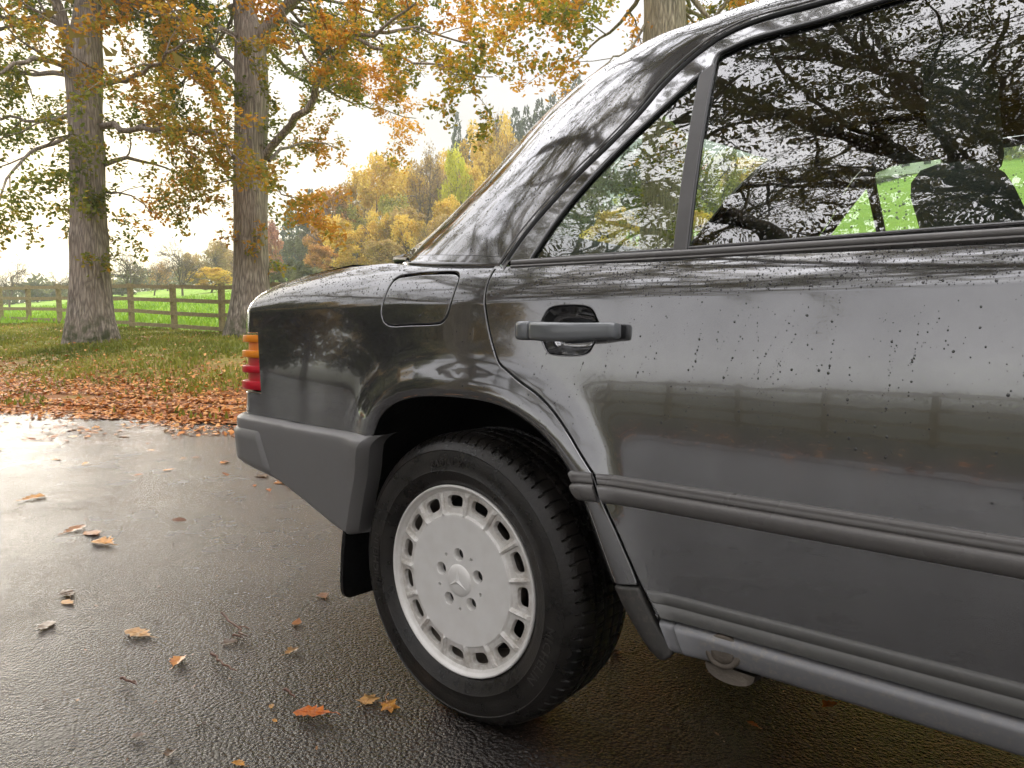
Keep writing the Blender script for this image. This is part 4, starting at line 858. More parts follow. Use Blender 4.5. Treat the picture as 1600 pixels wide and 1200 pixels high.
# rear quarter panel, with the hole for the fuel flap
q_front = smooth_curve(c['shut'][4:], .012); q_front = q_front[q_front[:,1] > .403]
lu0, lu1 = float(c['lamp_edge'][1][0]), float(c['lamp_edge'][3][0])
lampE = np.array([(-1.10,.985),(-1.10,.8285),(lu0,.8265),((lu0+lu1)/2,.744),(lu1,.660),(-1.10,.656),(-1.10,.592)])
gap_line = smooth_curve(np.vstack([c['deck_gap'], [(-.62,.9865),(-.80,.988),(-.95,.988)]]), .02)
arch_in = smooth_curve(c['arch'][:21], .012)
quarter = np.vstack([[c['end_plastic'][0]], [c['end_plastic'][1]], q_front, smooth_curve(c['pillar_base'],.015), gap_line, lampE, c['bump_top'], [(-.258,.580)], arch_in])
flap = smooth_curve(np.vstack([c['flap'], c['flap'][:1]]), .008)[:-1]
ex = np.vstack([arch_rows(), crease_rows(-1.08,.08)])
ex = ex[inside(quarter, ex)]
qp = both(panel('quarter_panel', quarter, S_body, M['paint'], car, [flap], .018, extra=ex))
fex = crease_rows(-.22, -.02); fex = fex[inside(offset_poly(ccw(flap),-.008), fex)]
panel('fuel_flap', flap, S_body, M['paint'], qp, (), .016, extra=fex, gap=.0012)
# plastic end of the arch below the quarter panel
endp = np.vstack([c['arch'][20:], c['end_plastic'][4:5], c['end_plastic'][3:4], c['end_plastic'][2:3], c['end_plastic'][1:2]])
endp = smooth_curve(np.vstack([endp]), .01)
both(panel('arch_end_moulding', endp, S_body, M['muddy'], car, (), .014, off=.0015, r=.006, depth=.05))
# rear door
belt = smooth_curve(np.vstack([c['belt'], [(1.078,.929)]]), .02)
door = np.vstack([shut, belt[1:], [(1.078,.357)], [(.486,.357)]])
recess = np.vstack([smooth_curve(c['recess_up'],.006), smooth_curve(c['recess_lo'],.006)])
ex = crease_rows(.09,1.07); rd = both(panel('rear_door', door, S_body, M['paint'], car, [recess], .02, extra=ex[inside(offset_poly(ccw(door),-.01), ex)]))
# handle bowl
def bowl(outline, depth, parent):
    o = ccw(resample(outline,.006,True)); rows = []
    for k,(sh,dp) in enumerate([(0,.001),(-.002,.006),(-.006,.018),(-.014,depth),(-.024,depth+.003)]):
        q = offset_poly(o, sh); P = S_body(q[:,0],q[:,1]); N = surf_normal(S_body,q[:,0],q[:,1]); rows.append(P-N*dp)
    P = np.stack(rows); V,F = grid(P, close_m=True); k = len(V); V = np.vstack([V, P[-1].mean(0)]); m = len(o); j = np.arange(m)
    F3 = np.stack([np.full(m,k), (4*m+(j+1)%m), 4*m+j],-1); return make('handle_recess', V, [F[:, ::-1], F3[:, ::-1]], M['paint'], parent)
bowl(recess, .030, rd)
def bar_loft(name, st, mat, parent):
    """stations (x, zlo, zhi, yfront, yback): rounded bar along x"""
    rows = []
    for x,z0,z1,yf,yb in st:
        r = min(.008,(z1-z0)*.38); pts = []
        for (cy_,cz,a0) in ((yf+r,z1-r,90),(yf+r,z0+r,180),(yb-r*.5,z0+r*.6,270),(yb-r*.5,z1-r*.6,0)):
            rr_ = r if cy_ == yf+r else r*.5
            for a in np.linspace(a0,a0+90,5): pts.append((x, cy_+rr_*cos(radians(a)) if True else 0, cz+rr_*sin(radians(a))))
        rows.append(pts)
    P = np.array(rows); V,F = grid(P, close_m=True); k = len(V); V = np.vstack([V,P[0].mean(0),P[-1].mean(0)]); n,m = P.shape[:2]; j = np.arange(m)
    Fs = [F[:, ::-1], np.stack([np.full(m,k), j, (j+1)%m],-1)[:, ::-1], np.stack([np.full(m,k+1),(n-1)*m+(j+1)%m,(n-1)*m+j],-1)[:, ::-1]]
    return make(name, V, Fs, mat, parent)
bar_loft('lock_cover', [(.2005,.822,.845,-.016,.004),(.203,.817,.850,-.027,.006),(.212,.816,.8505,-.031,.006),(.232,.8155,.8505,-.032,.006),(.2345,.8165,.8495,-.0305,.006)], M['handle'], rd)
bar_loft('door_handle', [(.2370,.8165,.8485,-.0305,.004),(.2385,.8155,.8495,-.032,.004),(.246,.8155,.8495,-.0335,.004),(.262,.815,.849,-.040,-.010),(.285,.814,.848,-.0455,-.018),(.315,.814,.847,-.0465,-.019),(.340,.815,.8465,-.0425,-.014),(.362,.8165,.8465,-.035,.000),(.378,.8175,.8465,-.027,.006),(.396,.8180,.8465,-.021,.008),(.4035,.8185,.846,-.017,.008),(.4055,.820,.8445,-.012,.008)], M['handle'], rd)
# side rubbing strip, cladding, sill
MOULD = [(.0015,-.002),(.0012,.005),(.0002,.0088),(-.0018,.0108),(-.0050,.0114),(-.0075,.0106),(-.0085,.0112),(-.0130,.0116),(-.0150,.0112),(-.0161,.0095),(-.0167,.0080),(-.0174,.0095),(-.0182,.0140),(-.0200,.0172),(-.0240,.0186),(-.0310,.0182),(-.0380,.0165),(-.0430,.0140),(-.0460,.0105),(-.0478,.0050),(-.048,-.002)]
vm = lambda x: .5835-.004*max(0,(x-.36)/.61)
sweep('side_moulding', MOULD, np.arange(.3675,1.0785,.03), S_body, M['moulding'], rd, vfun=vm, slant=-.33)
both(sharpen(sweep('side_moulding_end', MOULD, np.linspace(.318,.359,6), S_body, M['moulding'], qp, vfun=lambda x: .5835, slant=-.50, slant_end=-.33),70))
CLAD = [(.0015,-.003),(.001,.003),(-.0004,.0055),(-.003,.0065),(-.016,.0066),(-.0172,.0045),(-.0184,.0068),(-.030,.0066),(-.0395,.0064),(-.0412,.005),(-.042,-.006)]
sweep('lower_cladding', CLAD, np.arange(.4645,1.078,.03), S_body, M['cladding'], rd, vfun=lambda x: .3985, slant=-.66)
SILL = [(.006,-.028),(.003,-.010),(.0012,.004),(-.0008,.0115),(-.004,.0145),(-.009,.0145),(-.020,.0120),(-.034,.0080),(-.042,.0045),(-.0465,-.001),(-.050,-.010),(-.056,-.040)]
sill = both(sweep('sill', SILL, np.concatenate([np.arange(.516,1.08,.04), np.arange(1.1,2.36,.1)]), S_body, M['sill'], car, vfun=lambda x: .3505, slant=-.36))
SILL2 = [(.006,-.028),(.003,-.012),(.0012,.000),(-.0008,.0055),(-.004,.0075),(-.009,.0075),(-.020,.0060),(-.034,.0030),(-.042,.0005),(-.0465,-.004),(-.050,-.012),(-.056,-.040)]
both(sweep('sill_end_cap', SILL2, np.linspace(.489,.515,4), S_body, M['sill'], car, vfun=lambda x: .3505, slant=-.42, slant_end=-.36))
# jacking point: round cover plug in the sill and the lug under it
pj = S_body(.597,.3305); nj = surf_normal(S_body,.597,.3215); nj = np.array([0,-1,.12]); nj /= np.linalg.norm(nj)
ax_ = np.array([1,0,0.]); bx_ = np.cross(nj, ax_)
def disc(prof, cen, n=28):
    th = np.linspace(0,2*pi,n,endpoint=False); P = np.array([[cen+nj*h+(ax_*cos(t)*1.1+bx_*sin(t))*r for t in th] for r,h in prof]); V,F = grid(P, close_m=True); return V, F
V,F = disc([(.027,.000),(.0262,.012),(.0235,.0135),(.0188,.0130),(.0180,.0115),(.0174,.0128),(.0165,.0142),(.010,.0148),(.0005,.0148)], pj+np.array([0,.002,-.002])); both(make('jack_cover', V, F, M['jack'], sill))
lug = MB(); P = []
for t in np.linspace(0,1,12):
    a = pi*t; P.append([(.600+.040*cos(a+pi)*(1)+.006, .010, .302-.024*sin(a)**.8), (.600+.040*cos(a+pi)+.012, .062, .300-.026*sin(a)**.8)])
P = np.array(P); V,F = grid(P); V2 = np.vstack([V, [(.606,.010,.303),(.612,.062,.303)]]); n_ = len(V); k = np.arange(11)
both(make('jacking_lug', V2, [F, np.stack([np.full(11,n_), k*2, (k+1)*2],-1), np.stack([np.full(11,n_+1),(k+1)*2+1,k*2+1],-1)], M['jack'], sill))
# ---- rear bumper with ledge, corner plate
def zb(u): return np.interp(u, [-1.4,-1.12,-1.06,-1.0,-.9,-.80,-.68,-.34,-.2], [.50,.50,.495,.478,.452,.440,.428,.352,.33])
def bumper_rows(us, front=False):
    rows = []
    for u in us:
        b = zb(u); z1 = .5915 if u > -.62 else .5935
        sec = [(z1,-.004),(z1-.0004,.004),(z1-.0022,.0125),(z1-.0075,.0215),(z1-.0095,.0240),(z1-.0125,.0256),(z1-.0175,.0266),(z1-.026,.0270)]+[(z1-.026+(b+.012-(z1-.026))*t, .0270-.006*t) for t in np.linspace(.12,1,9)]+[(b+.004,.016),(b,.006),(b-.002,-.015),(b+.004,-.06)]
        rows.append(sec)
    return rows
us = np.concatenate([np.linspace(-.254,-.80,30), np.linspace(-.82,-1.13,26), np.linspace(-1.16,-1.92,12)])
rows = np.array(bumper_rows(us)); U = np.repeat(us[:,None], rows.shape[1], 1); fr = np.exp(-(us+.238)**2/.02**2*0)[:,None]
w = np.clip((us+.62)/.382,0,1)[:,None]; U = U-w*(.5915-rows[...,0])*.40                       # slanted front edge
P0 = S_body(U, np.clip(rows[...,0],.36,.9)); P0[...,2] = rows[...,0]; P0[...,0] -= .05*smin_pos(.80-np.clip(rows[...,0],.36,.9))**1.5*0
N0 = surf_normal(S_body, U, np.full_like(U,.56)); P = P0+N0*rows[...,1:2]
fe = P[:1].copy(); fe2 = fe.copy(); fe[...,0] += .004; fe[...,1] += .006; fe2[...,0] += .012; fe2[...,1] += .030; fe3 = fe2.copy(); fe3[...,0] -= .01; fe3[...,1] += .05
P = np.concatenate([fe3, fe2, fe, P]); V,F = grid(P); bumper = sharpen(make('rear_bumper', V, F, M['bumper'], car), 24); both(bumper)
us2 = np.concatenate([np.linspace(-.712,-.80,7), np.linspace(-.82,-1.13,26), np.linspace(-1.16,-1.92,8)]); zt_ = .556
rows2 = []; U2 = []
for u in us2:
    b = zb(u)+.004; ts = np.linspace(0,1,9); zz_ = zt_+(b-zt_)*ts; o_ = np.interp(ts,[0,.03,.08,.9,.97,1],[.026,.033,.0355,.0300,.027,.018]); rows2.append(np.stack([zz_,o_],-1)); U2.append(u+np.clip((u+.80)/.088,0,1)*(-.030+.058*ts))
rows2 = np.array(rows2); U2 = np.array(U2); rows2[0,:,1] = .020; P = S_body(U2, np.clip(rows2[...,0],.36,.9)); P[...,2] = rows2[...,0]; N0 = surf_normal(S_body, U2, np.full_like(U2,.56)); V,F = grid(P+N0*rows2[...,1:2])
both(make('bumper_corner_plate', V, F, M['bumper'], bumper))
# ---- mud flap
mf = smooth_curve(np.array([(.046,.505),(.036,.463),(.017,.388),(.006,.343),(-.001,.266),(-.001,.205),(.006,.187),(.019,.180)]), .012); mf = np.vstack([mf, [(.255,.172),(.268,.185),(.268,.505)]])
W,T,lo = fill2d(mf, (), .03); xf = lambda y,z: -.352+.020*(z-.3)-.010*np.exp(-((y-.06)/.012)**2)
A = np.stack([xf(W[:,0],W[:,1]), W[:,0], W[:,1]],-1); B = A+np.array([-.011,0,0]); n_ = len(A); l0 = lo[0]; l1 = np.roll(l0,-1)
both(sharpen(make('mud_flap', np.vstack([A,B]), [T, T[:, ::-1]+n_, np.stack([l0,l1,l1+n_,l0+n_],-1)[:, ::-1]], M['flap'], car), 50))
# ---- ribbed tail lamp wrapping the corner
def lamp_part(name, zs, mat, parent):
    """zs: [(z, out)] from the top down"""
    u = np.concatenate([np.linspace(lu0-.002,-.93,5), np.linspace(-.94,-1.04,12), np.linspace(-1.08,-1.42,8)]); sec = np.array(zs); Vz = np.repeat(sec[None,:,0], len(u), 0)
    U = u[:,None]+(lu1-lu0)*(.826-Vz)/.162*np.exp(-(u[0]-u[:,None])/.05); P = S_body(U, np.clip(Vz,.6,.885)); P[...,2] = Vz; N = surf_normal(S_body, U, np.full_like(U,.75)); out = sec[None,:,1]*np.clip((u[0]-u)/.006,0,1)[:,None]+np.where(np.arange(len(u))==0,-.004,0)[:,None]
    V,F = grid(P+N*out[...,None]); return both(sharpen(make(name, V, F, mat, parent), 40))
def ribs(bands):
    o = []
    for z1,z0,h in bands:
        if h > 0: o += [(z1,-.008),(z1-.0004,h-.002),(z1-.002,h),((z1+z0)/2,h+.0008),(z0+.002,h),(z0+.0004,h-.002),(z0,-.008)]
        else: o += [(z1-.0002,h),((z1+z0)/2,h),(z0+.0002,h)]
    return o
lamp = both(empty('tail_lamp', (-1.0,.2,.74), None)); lamp.parent = car; lamp_off = np.array([-1.0,.2,.74])
ch = []
ch.append(lamp_part('amber_lens', ribs([(.8225,.801,.009),(.801,.778,-.007),(.778,.757,.010)]), M['amber'], None))
ch.append(lamp_part('red_lens', ribs([(.7565,.734,-.006),(.734,.713,.010),(.713,.690,-.006),(.690,.665,.010)]), M['red'], None))
for o in ch: o.parent = lamp; o.location = tuple(-lamp_off); mirrored.remove(o)
# ---- boot lid, rear panel
ug = np.concatenate([np.linspace(-.44,-.84,18), np.linspace(-.86,-1.10,18)]); L_ = S_body(ug, np.full_like(ug,.9905)); L_[:,2] -= .001; rows = []
for i,u in enumerate(ug):
    a = L_[i]; cx_ = min(u, -.0) if u > UC else UC-(a[0]-UC)*-1.12; cx_ = u if u > UC else UC+(a[0]-UC)*1.25; cz_ = a[2]+.016*np.clip((u+1.06)/.2,.0,1)
    t = np.linspace(0,1,14); s_ = np.sin(t*pi/2); rows.append(np.stack([a[0]+(cx_-a[0])*t**.7, a[1]+(YC-a[1])*t, a[2]+(cz_-a[2])*s_**.8],-1))
P = np.array(rows); low = P[-1]; down = [low+np.array([-.012*k,0,-.07*k]) for k in np.linspace(.15,4.1,9)]; down = np.array(down); P = np.concatenate([P, down]); Pm = P[:, ::-1].copy(); Pm[...,1] = 2*YC-Pm[...,1]; P = np.concatenate([P, Pm[:,1:]],1)
V,F = grid(P); make('boot_lid', V, F, M['paint'], car)
# ---- wheel arch liner, floor
A = smooth_curve(np.vstack([[(-.365,.36),(-.30,.50)], c['arch'][:-1]]), .03)
P = np.array([[(x+dx*np.sign(x),y,z+dz) for x,z in A] for y,dx,dz in ((.010,.002,.002),(.020,.010,.008),(.06,.02,.015),(.15,.02,.02),(.345,.02,.02))]); V,F = grid(P); both(make('wheel_arch_liner', V, F, M['liner'], car))
V,F = box(-.42,.52,.345,.36,.30,.80); both(make('inner_wing', V, F, M['liner'], car, False))
fl = MB(); fl.add(*box(.52,3.3,.075,2*YC-.075,.305,.33)); fl.add(*box(-.9,.52,.36,2*YC-.36,.34,.37)); fl.add(*box(-.94,-.36,.10,2*YC-.10,.45,.47)); fl.add(*box(.46,3.2,.40,2*YC-.40,.135,.31)); fl.add(*box(-.75,.46,.62,2*YC-.62,.19,.36)); fl.build('floor_and_light_block', M['liner'], car, False)  # floor, plus a deep low box added to block light under the car
# ---- drip rail, pillar and roof
S0 = lambda u,v: S_glass(u,v)
GZ = float(c['gutter'][-1][1]); RS = c['rear_sil'][-1]
gut = np.vstack([c['gutter'], [(.78,GZ+.002),(1.05,GZ+.002),(1.35,GZ-.002),(1.62,GZ-.02)]]); gut3 = S_glass(gut[:,0], gut[:,1]); gut3 = np.vstack([gut3, [(2.05,.130,1.13),(2.36,.085,.975)]])
A3 = smooth_curve(gut3, .02)
B3 = np.vstack([c['rear_sil'], [(.78,RS[1]+.003,RS[2]+.003),(1.05,RS[1]+.003,RS[2]+.004),(1.35,RS[1]+.003,RS[2]-.002),(1.60,RS[1],RS[2]-.024),(2.02,.26,1.20),(2.42,.19,1.02)]]); B3 = smooth_curve(B3, .02)
def par(P, key):      # positions along a curve at given arc fractions
    d = np.concatenate([[0],np.cumsum(np.linalg.norm(np.diff(P,axis=0),axis=1))]); return np.stack([np.interp(key, d, P[:,k]) for k in range(3)],-1), d[-1]
# pair rows of the two rails by hand-set matching points
ka = np.array([gut3[i] for i in (0,1,2,4,6,8,9,10,11,12,13,14,15,16,17)]); 
def arc_of(P, pts): 
    d = np.concatenate([[0],np.cumsum(np.linalg.norm(np.diff(P,axis=0),axis=1))]); return np.array([d[np.argmin(((P-q)**2).sum(1))] for q in pts])
rsB = np.vstack([c['rear_sil'], [(.78,RS[1]+.003,RS[2]+.003),(1.05,RS[1]+.003,RS[2]+.004),(1.35,RS[1]+.003,RS[2]-.002),(1.60,RS[1],RS[2]-.024),(2.02,.26,1.20),(2.42,.19,1.02)]])
kb = np.array([rsB[i] for i in (0,1,2.5,4,6,8,11,13,14,15,16,17,18,19,20)] if False else [rsB[i] for i in (0,1,3,5,8,10,11,13,14,15,16,17,18,19,20)])
aa_, ab_ = arc_of(A3, ka), arc_of(B3, kb); tt = np.linspace(0,1,150); kk_ = np.linspace(0,1,len(ka))
RA,_ = par(A3, np.interp(tt,kk_,aa_)); RB,_ = par(B3, np.interp(tt,kk_,ab_))
# bulge of the section between rail and edge
bul = np.interp(tt, [0,.12,.3,.42,.5,.9,1], [.045,.040,.028,.020,.018,.018,.02]); chord = RB-RA; ta = np.gradient(RA+RB,axis=0); nrm = np.cross(ta, chord); nrm /= np.linalg.norm(nrm,axis=1,keepdims=True); nrm *= np.sign(-(nrm[:,1]))[:,None]
rows = []
base3 = S_body(*smooth_curve(c['pillar_base'],.005).T); bd = np.linspace(0,1,len(base3))
for i in range(len(tt)):
    M_ = (RA[i]+RB[i])/2+nrm[i]*bul[i]*2; s = np.linspace(0,1,17)[:,None]; pt = RA[i]*(1-s)**2+M_*2*s*(1-s)+RB[i]*s**2
    # roll over the edge and in towards the screen / roof
    tg = RB[i]-M_; tg /= np.linalg.norm(tg); ext = []; p = RB[i].copy(); dr = tg.copy()
    for k in range(7):
        dr = dr-nrm[i]*(.22 if tt[i] < .36 else .035); dr /= np.linalg.norm(dr); p = p+dr*(.008 if tt[i] < .36 else .02); ext.append(p.copy())
    rows.append(np.vstack([pt, ext]))
R = np.array(rows)
# lowest rows settle onto the shoulder line
b_line = np.stack([np.interp(np.linspace(0,1,17), bd, base3[:,k]) for k in range(3)],-1); b_line[-1] = RB[0]-np.array([.0,0,.012]); b_line[:,2] += .0015
for i in range(14):
    wgt = 1-i/14; wgt = wgt*wgt; R[i,:17] += (b_line-R[0,:17])*0 if i == 0 and False else 0
d0 = b_line-R[0,:17]
for i in range(22):
    wgt = (1-i/22)**2; R[i,:17] += d0*wgt
i_s = int(np.argmin(np.abs(R[:,4,2]-.990))); i_s = max(i_s,3)
def loft(name, R_, mat, parent): V,F = grid(R_); return both(make(name, V, F[:, ::-1], mat, parent))
_x0 = R[0].copy(); _x0[:17] += np.array([0,.010,-.014]); _x0[17:] += np.array([0,.01,-.03]); R = np.concatenate([_x0[None], R]); i_s += 1; RB = np.vstack([RB[:1],RB]); tt = np.concatenate([[0],tt])
pil = loft('roof_pillar', R[i_s:], M['paint'], car); sm = R[i_s].copy(); Rb = R[:i_s+1].copy(); Rb[-1] += (Rb[-2]-Rb[-1])*.12
loft('pillar_base_trim', Rb, M['paint'], pil)
V,F = tube(R[i_s][:18]+np.array([0,.0012,-.001]), .0014, 6); both(make('pillar_seam', V, F, M['seal'], pil))
# drip rail: black channel with a thin lip
V,F = tube(A3+np.array([.003,.004,0]), .0058, 8); dr_ = both(make('drip_rail', V, F, M['seal'], car))
nA = surf_normal(S_glass, A3[:,0], A3[:,2]); V,F = tube(A3+nA*.0035+np.array([-.004,0,.0045]), .0018, 6); both(make('drip_lip', V, F, M['moulding'], dr_))
# roof skin from edge to edge
ir = int(np.argmin(np.abs(RB[:,0]-.30))); iw = int(np.argmin(np.abs(RB[:,0]-1.58))); rr_ = []
for i in range(ir, iw+1):
    e = R[i,-1]; t = np.linspace(0,1,12)[:,None]; cz_ = e[2]+.010; cxx = e[0]-.10*np.exp(-((i-ir)/9)**2)+.09*np.exp(-((i-iw)/9)**2); m = np.array([cxx, YC, cz_]); rr_.append(np.hstack([e[:1]+(m[:1]-e[:1])*t**.8, e[1]+(YC-e[1])*t, e[2]+(cz_-e[2])*np.sin(t*pi/2)]))
P = np.array(rr_); Pm = P[:, ::-1].copy(); Pm[...,1] = 2*YC-Pm[...,1]; P = np.concatenate([P,Pm[:,1:]],1); V,F = grid(P); make('roof', V, F[:, ::-1], M['paint'], car)
P2 = P.copy(); P2[...,2] -= .028; V,F = grid(P2); make('headlining', V, F, M['lining'], car)
# rear screen and windscreen
def screen(name, idx, bow):
    e = np.array([R[i,-2] for i in idx]); rows = []
    for p in e: t = np.linspace(-1,1,21)[:,None]; rows.append(np.hstack([p[0]+bow*(1-t*t), YC+(YC-p[1])*t, np.full_like(t,p[2])]))
    V,F = grid(np.array(rows)); return make(name, V, F, M['glass'], car)
screen('rear_screen', list(range(2, ir+1, 2)), -.10); screen('windscreen', list(range(iw, len(R), 2)), .10)
V,F = tube(np.array([R[i,-3]+np.array([-.004,-.002,.004]) for i in range(0,ir,2)]), np.interp(np.arange(0,ir,2),[0,3,7],[.014,.012,.007]), 6); both(make('rear_screen_seal', V, F, M['seal'], car))
p_ = R[1,17]; V,F = tube(np.array([tuple(R[2,15]+np.array([0,-.004,.002])),(p_[0]-.004,p_[1]-.008,p_[2]-.004),(p_[0]-.014,p_[1],p_[2]-.005),(p_[0]-.004,p_[1]+.02,p_[2]+.004),(p_[0]-.01,YC,p_[2]+.006)]), [.004,.010,.011,.009,.008], 8); both(make('rear_screen_gasket', V, F, M['seal'], car))
# ---- rear door upper frame, glass
GT = float(c['mglass'][-1][1])
top_in = [tuple(x) for x in c['mglass'][1:]]+[(.86,GT+.002),(.985,GT+.002),(1.012,GT-.007),(1.018,GT-.022),(1.022,.9495)]
mg = np.vstack([c['mglass'][:1], smooth_curve(np.array(top_in[:9]),.01), top_in[9:], c['mglass_low'][::-1][:2]])
qg = np.vstack([smooth_curve(c['qglass'][:6],.012), c['qglass'][6:]])
go = offset_poly(ccw(np.vstack([smooth_curve(c['gutter'],.015), [(.78,GZ+.001),(1.077,GZ+.001)], [(1.077,.956)], [(.118,.9605)]])), -.006)
go[-1,1] = .9605
fr_ = both(panel('window_frame', go, S_glass, M['paint'], rd, [qg, mg], .016, off=.0005, r=.004, depth=.012)); mirrored.remove(fr_)
Sg = S_glass
def seal_ring(name, outl, rad, off): 
    o = resample(outl,.012,True); o = np.vstack([o,o[:2]]); P = S_glass(o[:,0],o[:,1]); N = surf_normal(S_glass,o[:,0],o[:,1]); V,F = tube(P+N*off, rad, 6, cap=False); make(name, V, F, M['seal'], rd)
seal_ring('window_seal', offset_poly(ccw(mg),.0005), .0046, -.003); seal_ring('window_seal', offset_poly(ccw(qg),.0), .0036, -.003)
panel('window_glass', offset_poly(ccw(mg),.008), S_glass, M['glass'], rd, (), .03, off=-.0075, r=.001, depth=.004)
panel('quarter_glass', offset_poly(ccw(qg),.006), S_glass, M['glass'], rd, (), .03, off=-.0060, r=.001, depth=.004)
qb, ma, mb_, qt = c['qglass'][-1], c['mglass'][0], c['mglass'][1], c['qglass'][6]
bar_o = np.array([(qb[0]-.0045,.957),(ma[0]+.0005,.957),(mb_[0]+.002,mb_[1]),(mb_[0]+.002,mb_[1]+.010),(qt[0]+.001,qt[1]-.002)]); panel('division_bar', bar_o, S_glass, M['bar'], rd, (), .02, off=.0035, gap=0, r=.003, depth=.008)
BELT = [(.010,-.010),(.0095,-.001),(.008,.0035),(.004,.005),(.000,.004),(-.001,.001),(-.0025,.003),(-.005,.003),(-.007,-.001),(-.007,-.008)]
sharpen(sweep('belt_strip', BELT, np.concatenate([np.linspace(.135,.5,14), np.linspace(.53,1.076,18)]), S_glass, M['moulding'], rd, vfun=lambda x: np.interp(x,[.13,.5,1.08],[.9625,.9555,.9485])), 60)
# ---- front door, wing, bonnet: plain panels, outside the frame
fd_o = np.vstack([[(1.084,.357),(1.084,.929)], [(2.02,.925),(2.05,.90),(2.06,.60),(2.06,.357)]]); fdr = both(panel('front_door', fd_o, S_body, M['paint'], car, (), .04))
sweep('side_moulding', MOULD, np.arange(1.085,2.06,.06), S_body, M['moulding'], fdr, vfun=vm); sweep('lower_cladding', CLAD, np.arange(1.085,2.06,.06), S_body, M['cladding'], fdr, vfun=lambda x: .3985)
th = np.radians(np.linspace(180,0,25)); fa = np.stack([2.80+.365*np.cos(th), .32+.37*np.sin(th)],-1)
fw = np.vstack([[(2.064,.357),(2.064,.98)], [(2.35,.99),(2.8,.99),(3.2,.985),(3.50,.98)], [(3.50,.60),(3.20,.55)], fa[::-1]]); both(panel('front_wing', fw, S_body, M['paint'], car, (), .04))
fgl = np.array([(1.105,.955),(1.105,GT),(1.55,GT-.01),(1.66,GT-.035),(2.15,.965)]); both(panel('front_window_glass', fgl, S_glass, M['glass'], fdr, (), .04, off=-.006, r=.001, depth=.004)); mirrored.pop()
ffr = offset_poly(ccw(np.array([(1.088,.955),(1.088,GZ-.006),(1.60,GZ-.025),(1.72,GZ-.065),(2.22,.96)])),0); both(panel('window_frame', ffr, S_glass, M['paint'], fdr, [fgl], .03, r=.004)); mirrored.pop()
ub = np.linspace(2.36,3.52,20); L_ = S_body(ub, np.full_like(ub,.99)); rows = [np.stack([a[0]-.06*np.linspace(0,1,10)*(u<2.6), a[1]+(YC-a[1])*np.linspace(0,1,10), a[2]+.03*np.sin(np.linspace(0,pi/2,10))],-1) for a,u in zip(L_,ub)]
P = np.array(rows); Pm = P[:, ::-1].copy(); Pm[...,1] = 2*YC-Pm[...,1]; P = np.concatenate([P,Pm[:,1:]],1); V,F = grid(P); make('bonnet', V, F[:, ::-1], M['paint'], car)
V,F = round_box(3.42,3.62,.06,2*YC-.06,.32,.58,.04); make('front_bumper', V, F, M['bumper'], car)
V,F = round_box(3.40,3.52,.10,2*YC-.10,.56,.93,.03); make('radiator_panel', V, F, M['black'], car)
# ---- dark jambs behind the shut gaps
def jamb(path, wdt=.022, dep=.0155):
    t = np.gradient(path, axis=0); t /= np.linalg.norm(t,axis=1,keepdims=True); n = np.stack([-t[:,1],t[:,0]],-1); rows = []
    for k in (-wdt, 0, wdt):
        q = path+n*k; P = S_body(q[:,0],q[:,1]); rows.append(P-surf_normal(S_body,q[:,0],q[:,1])*dep)
    V,F = grid(np.array(rows)); both(make('door_jamb', V, F, M['seal'], car))
jamb(shut); jamb(resample(np.array([(1.081,.36),(1.081,.93)]),.03))
# ---- cabin
cabin = empty('cabin', (0,0,0), car)
V,F = round_box(-.22,.62,.37,2*YC-.37,.40,.60,.06); make('rear_seat_cushion', V, F, M['fabric'], cabin)
V,F = round_box(-.10,.10,.37,2*YC-.37,.0,.62,.06); V = V.copy(); xx = V[:,0].copy(); V[:,0] = xx*1.0-.42*V[:,2]; V[:,2] = V[:,2]+.48; V[:,0] += .10; make('rear_seat_back', V, F, M['fabric'], cabin)
for yc in (.45, 2*YC-.45):
    V,F = round_box(-.07,.07,-.25,.25,0,.66,.05); V = V.copy(); V[:,1] *= 1-.22*smooth01(V[:,2]/.66); V[:,0] += -.30*V[:,2]; V += np.array([1.035 if yc < 1 else 1.22,yc,.44]); make('front_seat_back', V, F, M['fabric'], cabin)
    V,F = round_box(-.045,.045,-.145,.145,0,.20,.04); V = V.copy(); V[:,0] += -.12*V[:,2]; V += np.array([.845 if yc < 1 else 1.03,yc,1.115]); make('headrest', V, F, M['fabric'], cabin)
    V,F = round_box(1.08,1.62,yc-.26,yc+.26,.36,.54,.06); make('front_seat_cushion', V, F, M['fabric'], cabin)
    V,F = round_box(-.10,.02,yc-.26,yc+.26,.985,1.0,.006); V = V+np.array([-.18,0,0]); make('parcel_shelf', V, F, M['carpet'], cabin) if yc < 1 else None
for s_ in (0,1):
    y0 = .075 if s_ == 0 else 2*YC-.095
    k_ = MB(); k_.add(*round_box(.20,2.2,y0,y0+.02,.76,.955,.008)); k_.add(*round_box(.53,2.2,y0+.001,y0+.021,.33,.77,.008)); k_.build('door_card', M['fabric'], cabin)
    V,F = round_box(1.03,1.11,(.10 if s_==0 else 2*YC-.13),(.13 if s_==0 else 2*YC-.10),.9,1.34,.01); V = V.copy(); V[:,1] += (.62 if s_==0 else -.62)*smin_pos(V[:,2]-.95); make('door_pillar', V, F, M['fabric'], cabin)
st_ = A3[(A3[:,0] < 1.7)]; Pst = np.stack([st_+np.array([0,.006,.012]), st_+np.array([0,.012,-.004]), st_+np.array([.003,.022,-.020]), st_+np.array([.004,.030,-.020]), st_+np.array([.0,.075,.055])]); V,F = grid(Pst); both(make('door_opening_trim', V, F, M['carpet'], car))
V,F = box(-.60,.0,.20,2*YC-.20,.955,.975); make('parcel_tray', V, F, M['carpet'], cabin, False)
V,F = round_box(1.95,2.30,.14,2*YC-.14,.55,.94,.05); make('dashboard', V, F, M['black'], cabin)
